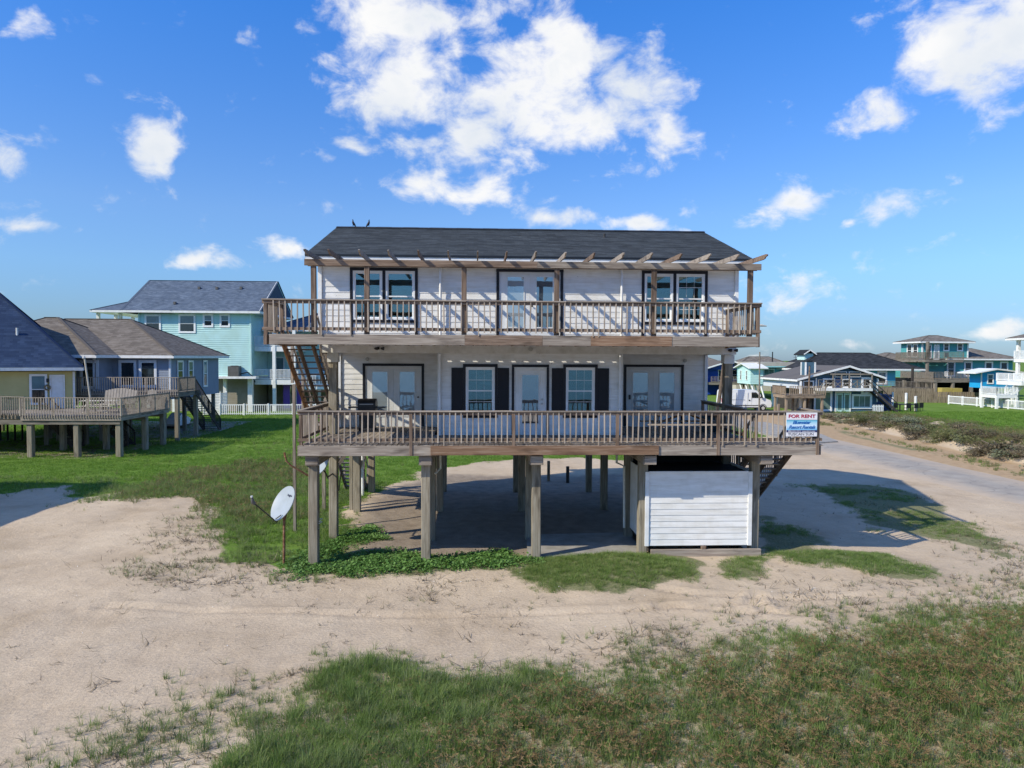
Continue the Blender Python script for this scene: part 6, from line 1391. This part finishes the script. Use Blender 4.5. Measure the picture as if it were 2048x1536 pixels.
def proto(name,vfm,mats):
    me=bpy.data.meshes.new(name); me.from_pydata(vfm[0],[],vfm[1]); 
    for m in mats: me.materials.append(MATS[m])
    me.polygons.foreach_set('material_index',vfm[2]); me.update(); return bpy.data.objects.new(name,me)
def vine(rg,n,r):
    vs=[];fs=[]
    for i in range(n):
        a=rg.uniform(0,6.283); q=r*math.sqrt(rg.random()); c=Vector((q*math.cos(a),q*math.sin(a),rg.uniform(.03,.13))); nr=Vector((rg.gauss(0,.45),rg.gauss(0,.45),1)).normalized(); u=nr.orthogonal().normalized(); v=nr.cross(u); s=rg.uniform(.018,.042); k=len(vs)
        for j in range(6): t=j*math.pi/3; vs.append(tuple(c+(u*math.cos(t)+v*math.sin(t)*.8)*s))
        fs.append(tuple(range(k,k+6)))
    return vs,fs,[0]*len(fs)
def twigs(rg,n,L):
    vs=[];fs=[]
    for i in range(n):
        a=rg.uniform(0,6.283); p=Vector((rg.gauss(0,.06),rg.gauss(0,.06),.012)); d=Vector((math.cos(a),math.sin(a),rg.uniform(0,.35) if rg.random()<.6 else rg.uniform(.4,1.2))); l=L*rg.uniform(.4,1.2); s=Vector((-d.y,d.x,0)).normalized()*rg.uniform(.004,.009)
        b=Vector((rg.gauss(0,.3),rg.gauss(0,.3),rg.uniform(-.3,.1))); q=p+d*l*.5; e=q+(d+b)*l*.5; e.z=max(e.z,.01); k=len(vs)
        vs+=[tuple(p-s),tuple(p+s),tuple(q+s),tuple(q-s),tuple(e)]; fs+=[(k,k+1,k+2,k+3),(k+3,k+2,k+4)]
    return vs,fs,[0]*len(fs)
def collection(key,objs):
    c=bpy.data.collections.new('source_'+key)
    for o in objs: c.objects.link(o)
    PROTO[key]=c
rg=random.Random(21)
collection('grass',[proto('grass_tuft',blades(rg,15,rg.uniform(.24,.44),.26,.012,1.0,base_r=.07),['leaf_grass' if i%3 else 'leaf_bluegrass']) for i in range(5)])
collection('sedge',[proto('sedge_tuft',blades(rg,14,rg.uniform(.30,.50),.24,.014,.8,seed_frac=.30,base_r=.09),['leaf_bluegrass' if i%2 else 'leaf_grass','leaf_seed']) for i in range(5)])
collection('sprig',[proto('dune_sprig',blades(rg,9,rg.uniform(.14,.28),.25,.009,1.1,base_r=.04),['leaf_bluegrass' if i<2 else 'leaf_dry']) for i in range(4)])
collection('lawn',[proto('lawn_tuft',blades(rg,26,rg.uniform(.07,.11),.08,.014,.9,base_r=.20,seg=2),['leaf_lawn']) for i in range(4)])
collection('turf',[proto('turf_tuft',blades(rg,22,rg.uniform(.10,.17),.14,.010,1.0,base_r=.13,seg=2),['leaf_grass']) for i in range(4)])
collection('midgrass',[proto('tall_tuft',blades(rg,18,rg.uniform(.34,.55),.30,.018,.8,seed_frac=.12,base_r=.15),['leaf_grass' if i%2 else 'leaf_olive','leaf_seed']) for i in range(4)])
collection('vine',[proto('vine_patch',vine(rg,26,.20),['leaf_vine']) for i in range(3)])
collection('shell',[proto('shell',vine(rg,n,.10),['shell_white']) for n in (1,2,3)])
collection('twig',[proto('dry_twig',twigs(rg,rg.randint(3,7),rg.uniform(.14,.30)),['leaf_twig' if i%2 else 'leaf_dry']) for i in range(6)])
NG={}
def gn_group(key):
    if key in NG: return NG[key]
    g=bpy.data.node_groups.new('scatter_'+key,'GeometryNodeTree'); g.interface.new_socket('Geometry',in_out='INPUT',socket_type='NodeSocketGeometry'); g.interface.new_socket('Geometry',in_out='OUTPUT',socket_type='NodeSocketGeometry')
    N=g.nodes; L=g.links; gi=N.new('NodeGroupInput'); go=N.new('NodeGroupOutput'); ip=N.new('GeometryNodeInstanceOnPoints'); ci=N.new('GeometryNodeCollectionInfo')
    ci.inputs['Collection'].default_value=PROTO[key]; ci.inputs['Separate Children'].default_value=True; ci.inputs['Reset Children'].default_value=True
    ip.inputs['Pick Instance'].default_value=True
    def attr(nm,t):
        a=N.new('GeometryNodeInputNamedAttribute'); a.data_type=t; a.inputs['Name'].default_value=nm; return a.outputs['Attribute']
    mp=N.new('GeometryNodeMeshToPoints'); L.new(gi.outputs[0],mp.inputs[0]); L.new(mp.outputs[0],ip.inputs['Points']); L.new(ci.outputs[0],ip.inputs['Instance'])
    L.new(attr('pick','INT'),ip.inputs['Instance Index']); L.new(attr('rot','FLOAT_VECTOR'),ip.inputs['Rotation']); L.new(attr('scl','FLOAT'),ip.inputs['Scale']); L.new(ip.outputs[0],go.inputs[0]); NG[key]=g; return g
def scatter(name,key,bbox,dens,fn,smin,smax,seed,label=None,gamma=1.0):
    x0,x1,y0,y1=bbox; r=np.random.RandomState(seed); n=int((x1-x0)*(y1-y0)*dens)
    x=r.uniform(x0,x1,n); y=r.uniform(y0,y1,n); p=fn(x,y)
    vis=np.abs((x*math.cos(.049)-y*math.sin(.049))/(x*math.sin(.049)+y*math.cos(.049)))<.80      # leave out what lies far outside the view
    k=(r.uniform(0,1,n)<p)&vis; x=x[k];y=y[k]; p=p[k]
    if len(x)==0: return
    z=height(x,y)-.01; m=len(x)
    me=bpy.data.meshes.new(name); me.vertices.add(m); me.vertices.foreach_set('co',np.stack([x,y,z],-1).ravel())
    sc=r.uniform(smin,smax,m)*(.65+.35*np.clip(p,0,1)**gamma)
    a=me.attributes.new('scl','FLOAT','POINT'); a.data.foreach_set('value',sc.astype('f'))
    a=me.attributes.new('pick','INT','POINT'); a.data.foreach_set('value',r.randint(0,999,m).astype('i'))
    rot=np.stack([r.normal(0,.10,m),r.normal(0,.10,m),r.uniform(0,6.283,m)],-1).astype('f'); a=me.attributes.new('rot','FLOAT_VECTOR','POINT'); a.data.foreach_set('vector',rot.ravel())
    me.update(); o=bpy.data.objects.new(name,me); COL.objects.link(o); md=o.modifiers.new('scatter','NODES'); md.node_group=gn_group(key); o['kind']='stuff'
    if label: o['label']=label
    return o
U=lambda x,y,s,sd_: fbm(x*s,y*s,4,sd_)
def fgm(x,y):      # thins out over the sand towards its upper edge, most of all on the right
    d=sd(PZ['fg'],x,y)+(fbm(x*.9,y*.9,4,1)-.5)*2.2; w=sst(-1,3,x)
    return sst(-.5-.3*w,.6+2.0*w,d)**(1+.4*w)
brn=lambda x,y: zone('fg_brown',x,y,.8,1.2,.8)
FB=(-9,22,7.5,20)
scatter('foreground_grass','grass',FB,85,lambda x,y: fgm(x,y)*np.clip(.45+1.4*(1-brn(x,y)),0,1)*sst(.22,.46,U(x,y,2.4,3)),.55,1.05,1)
scatter('foreground_turf','turf',FB,115,lambda x,y: fgm(x,y)*(1-.75*brn(x,y))*sst(.30,.46,U(x,y,.9,4)),.7,1.25,2)
scatter('foreground_sedge','sedge',FB,48,lambda x,y: fgm(x,y)*np.clip(brn(x,y)+.06,0,1)*sst(.28,.52,U(x,y,2.2,5)),.55,1.1,3)
scatter('foreground_sedge_small','grass',FB,66,lambda x,y: fgm(x,y)*brn(x,y)*sst(.26,.5,U(x,y,2.6,8)),.5,.9,13)
scatter('foreground_fringe','grass',FB,16,lambda x,y: zone('fg_edge',x,y,.9,1.2)*sst(.45,.6,U(x,y,1.6,26)),.5,.9,24)
scatter('foreground_fringe','sprig',FB,40,lambda x,y: zone('fg_edge',x,y,.8,1.0)*sst(.42,.62,U(x,y,.9,6)),.6,1.2,4)
scatter('left_fringe','grass',FB,42,lambda x,y: zone('fg_left',x,y,1.0,.9)*sst(.40,.58,U(x,y,1.1,7)),.5,.9,5)
scatter('left_fringe_sprigs','sprig',FB,30,lambda x,y: zone('fg_left',x,y,1.2,.9)*sst(.4,.6,U(x,y,.7,9)),.6,1.2,6)
MB_=(-18,20,15,40)
scatter('house_turf','turf',MB_,130,lambda x,y: np.maximum.reduce([zone('patch_c',x,y,.3,.6,1.2),zone('patch_s',x,y,.25,.5,1.4)*.8,zone('patch_r',x,y,.3,.6,1.2)*.9,zone('patch_sh',x,y,.6,1.2)*.6*sst(.42,.55,U(x,y,.6,3)),zone('patch_sl',x,y,.5,.8)*.8*sst(.35,.5,U(x,y,.6,3)),zone('cover',x,y,.4,.6)*.55]),.55,1.05,7)
scatter('creeping_vine','vine',(-7,3,18.5,26),55,lambda x,y: zone('cover',x,y,.35,.6,1.2),.7,1.25,8)
scatter('sparse_sprigs','sprig',(-14,20,14,32),30,lambda x,y: np.maximum.reduce([zone('sprig_l',x,y,1.0,1.2)*sst(.44,.6,U(x,y,.8,11)),.35*zone('sprig_b',x,y,.8,1.0)*sst(.45,.65,U(x,y,.9,12)),zone('sparse_r',x,y,1.0,1.0)*sst(.42,.6,U(x,y,.7,13)),.30*zone('sprig_r',x,y,1.0,1.0)*sst(.48,.68,U(x,y,.8,14)),.7*zone('patch_sh',x,y,1.4,1.0)*sst(.5,.6,U(x,y,.6,16))]),.55,1.2,9)
scatter('dry_twigs','twig',(-16,20,9,33),24,lambda x,y: np.maximum.reduce([zone('sprig_l',x,y,1.2,1.2)*.9,zone('sprig_b',x,y,.8,1.0)*.8,zone('sparse_r',x,y,1.2,1.0)*.7,zone('sprig_r',x,y,1.2,1.0)*.75,zone('fg_edge',x,y,1.0,1.0)*.7,.075*np.ones_like(x),zone('fg_left',x,y,1.2,1.0)*.5])*sst(.38,.6,U(x,y,1.0,15))*(1-zone('dark_lot',x,y))*(1-zone('lawn',x,y)*.7),.6,1.4,10)
scatter('tall_grass','midgrass',(-18,-4,22,45),20,lambda x,y: zone('sedge_l',x,y,.8,1.6,.7)*sst(.28,.5,U(x,y,.5,18)),.5,1.05,11)
scatter('tall_grass_edge','grass',(-18,-4,19,34),40,lambda x,y: np.maximum(zone('lawn',x,y,.8,1.0),zone('sedge_l',x,y,.8,1.0))*(1-zone('dark_lot',x,y))*(x<-4.2)*sst(.33,.5,U(x,y,.6,19)),.5,1.0,12)
scatter('lawn_edge','grass',(-24,-5,20,36),26,lambda x,y: zone('lawn',x,y,1.8,1.6,.6)*(1-zone('dark_lot',x,y))*sst(.40,.56,U(x,y,1.0,27))*(x<-4.6),.4,.95,25)
scatter('lawn_weeds','midgrass',(-30,12,24,60),1.6,lambda x,y: zone('lawn',x,y,.5,1.2,.8)*(1-zone('dark_lot',x,y))*sst(.48,.64,U(x,y,.35,28)),.35,.7,28)
scatter('near_lawn','lawn',(-34,12,23,52),24,lambda x,y: zone('lawn',x,y,.5,1.2,.8)*(1-zone('dark_lot',x,y))*sst(60,40,y),.9,1.7,14)
scatter('far_lawn','lawn',(-60,24,50,76),7,lambda x,y: zone('lawn',x,y,.5,1.2,.8),1.5,2.6,15)
scatter('shell_bits','shell',(-16,20,10,24),1.5,lambda x,y: np.clip(.25*np.ones_like(x)+.9*zone('sprig_r',x,y,1,1)+.5*zone('sprig_b',x,y,1,1),0,1)*(1-zone('dark_lot',x,y)),.25,.7,31)
xfm=lambda y: 30.9+.12*(y-38.5)
scatter('dune_grass','midgrass',(27,60,26,80),34,lambda x,y: np.clip(sst(.22,.6,dune(x,y))*sst(.24,.40,U(x,y,.4,20))*(1-sst(5,9,x-xfm(y)))+.5*sst(-2.8,-1.6,x-xfm(y))*(1-sst(-1.5,-.6,x-xfm(y)))*sst(.4,.55,U(x,y,.5,22)),0,1),.4,.95,16)
scatter('field_grass','lawn',(35,75,30,80),7,lambda x,y: sst(3,6,x-xfm(y)),1.6,3.0,17)
# shrubs on the roadside dune: each one a thing with its own mass of small leaves
def shrub_mesh(name,seed,mat,n=1150,ls=.05):
    r=random.Random(seed); vs=[];fs=[]
    cl=[(r.uniform(-.75,.75),r.uniform(-.6,.6),r.uniform(.18,.62),r.uniform(.28,.5)) for _ in range(9)]
    for i in range(n):
        c=r.choice(cl); d=Vector((r.gauss(0,1),r.gauss(0,1),r.gauss(0,1))).normalized(); q=c[3]*(r.random()**.45)
        p=Vector((c[0],c[1],c[2]))+d*q; p.z=max(.02,p.z*.95)
        nr=(d+Vector((r.gauss(0,.6),r.gauss(0,.6),r.gauss(0,.6)+.3))).normalized(); u=nr.orthogonal().normalized(); v=nr.cross(u); a=r.uniform(0,6.28); u,v=u*math.cos(a)+v*math.sin(a),v*math.cos(a)-u*math.sin(a); s=ls*r.uniform(.6,1.5); k=len(vs)
        vs+=[tuple(p-u*s),tuple(p+v*s*.45),tuple(p+u*s),tuple(p-v*s*.45)]; fs.append((k,k+1,k+2,k+3))
    me=bpy.data.meshes.new(name); me.from_pydata(vs,[],fs); me.materials.append(MATS[mat]); me.update(); return me
def twig_mesh(name,seed):
    r=random.Random(seed); mb=MB()
    for i in range(7):
        a=r.uniform(0,6.28); l=r.uniform(.5,.95); mb.tube([(0,0,-.1),(math.cos(a)*l*.4,math.sin(a)*l*.4,l*.45),(math.cos(a)*l*.8,math.sin(a)*l*.7,l*.75)],.015,4)
    me=bpy.data.meshes.new(name); me.from_pydata(mb.v,[],mb.f); me.materials.append(MATS['leaf_twig']); return me
KIND=[('leaf_olive','olive green shrub on the crest of the roadside dune'),('leaf_brownish','brownish twiggy shrub on the roadside dune'),('leaf_grey','pale grey-green shrub on the roadside dune')]
SM=[[shrub_mesh('foliage',30+7*k+j,KIND[k][0]) for j in range(2)] for k in range(3)]; TM=twig_mesh('stem',5)
r=random.Random(8)
spots=[]
for i in range(64):
    y=32+40*(i/64)+r.uniform(-.5,.5); spots.append((xfm(y)+r.choice([.9,1.4,1.9,2.5,3.1])+r.uniform(-.4,.4),y,r.uniform(.75,1.35),r.choice([0,0,1,1,1,2])))
spots+=[(31.4,37.2,1.9,2),(32.6,42.0,1.7,1),(33.6,47.5,1.6,0),(34.4,53.5,1.5,1)]
for i,(x,y,s,k) in enumerate(spots):
    t=bpy.data.objects.new('dune_shrub',None); t.empty_display_size=.2; COL.objects.link(t); z=hz(x,y)-.07; t.location=(x,y,z); t.scale=(s*1.25,s*1.25,s*.58); t.rotation_euler=(0,0,r.uniform(0,6.28)); tag(t,KIND[k][1],'shrub','shrubs on the roadside dune')
    f=bpy.data.objects.new('foliage',SM[k][i%2]); COL.objects.link(f); f.parent=t
    f=bpy.data.objects.new('stem',TM); COL.objects.link(f); f.parent=t
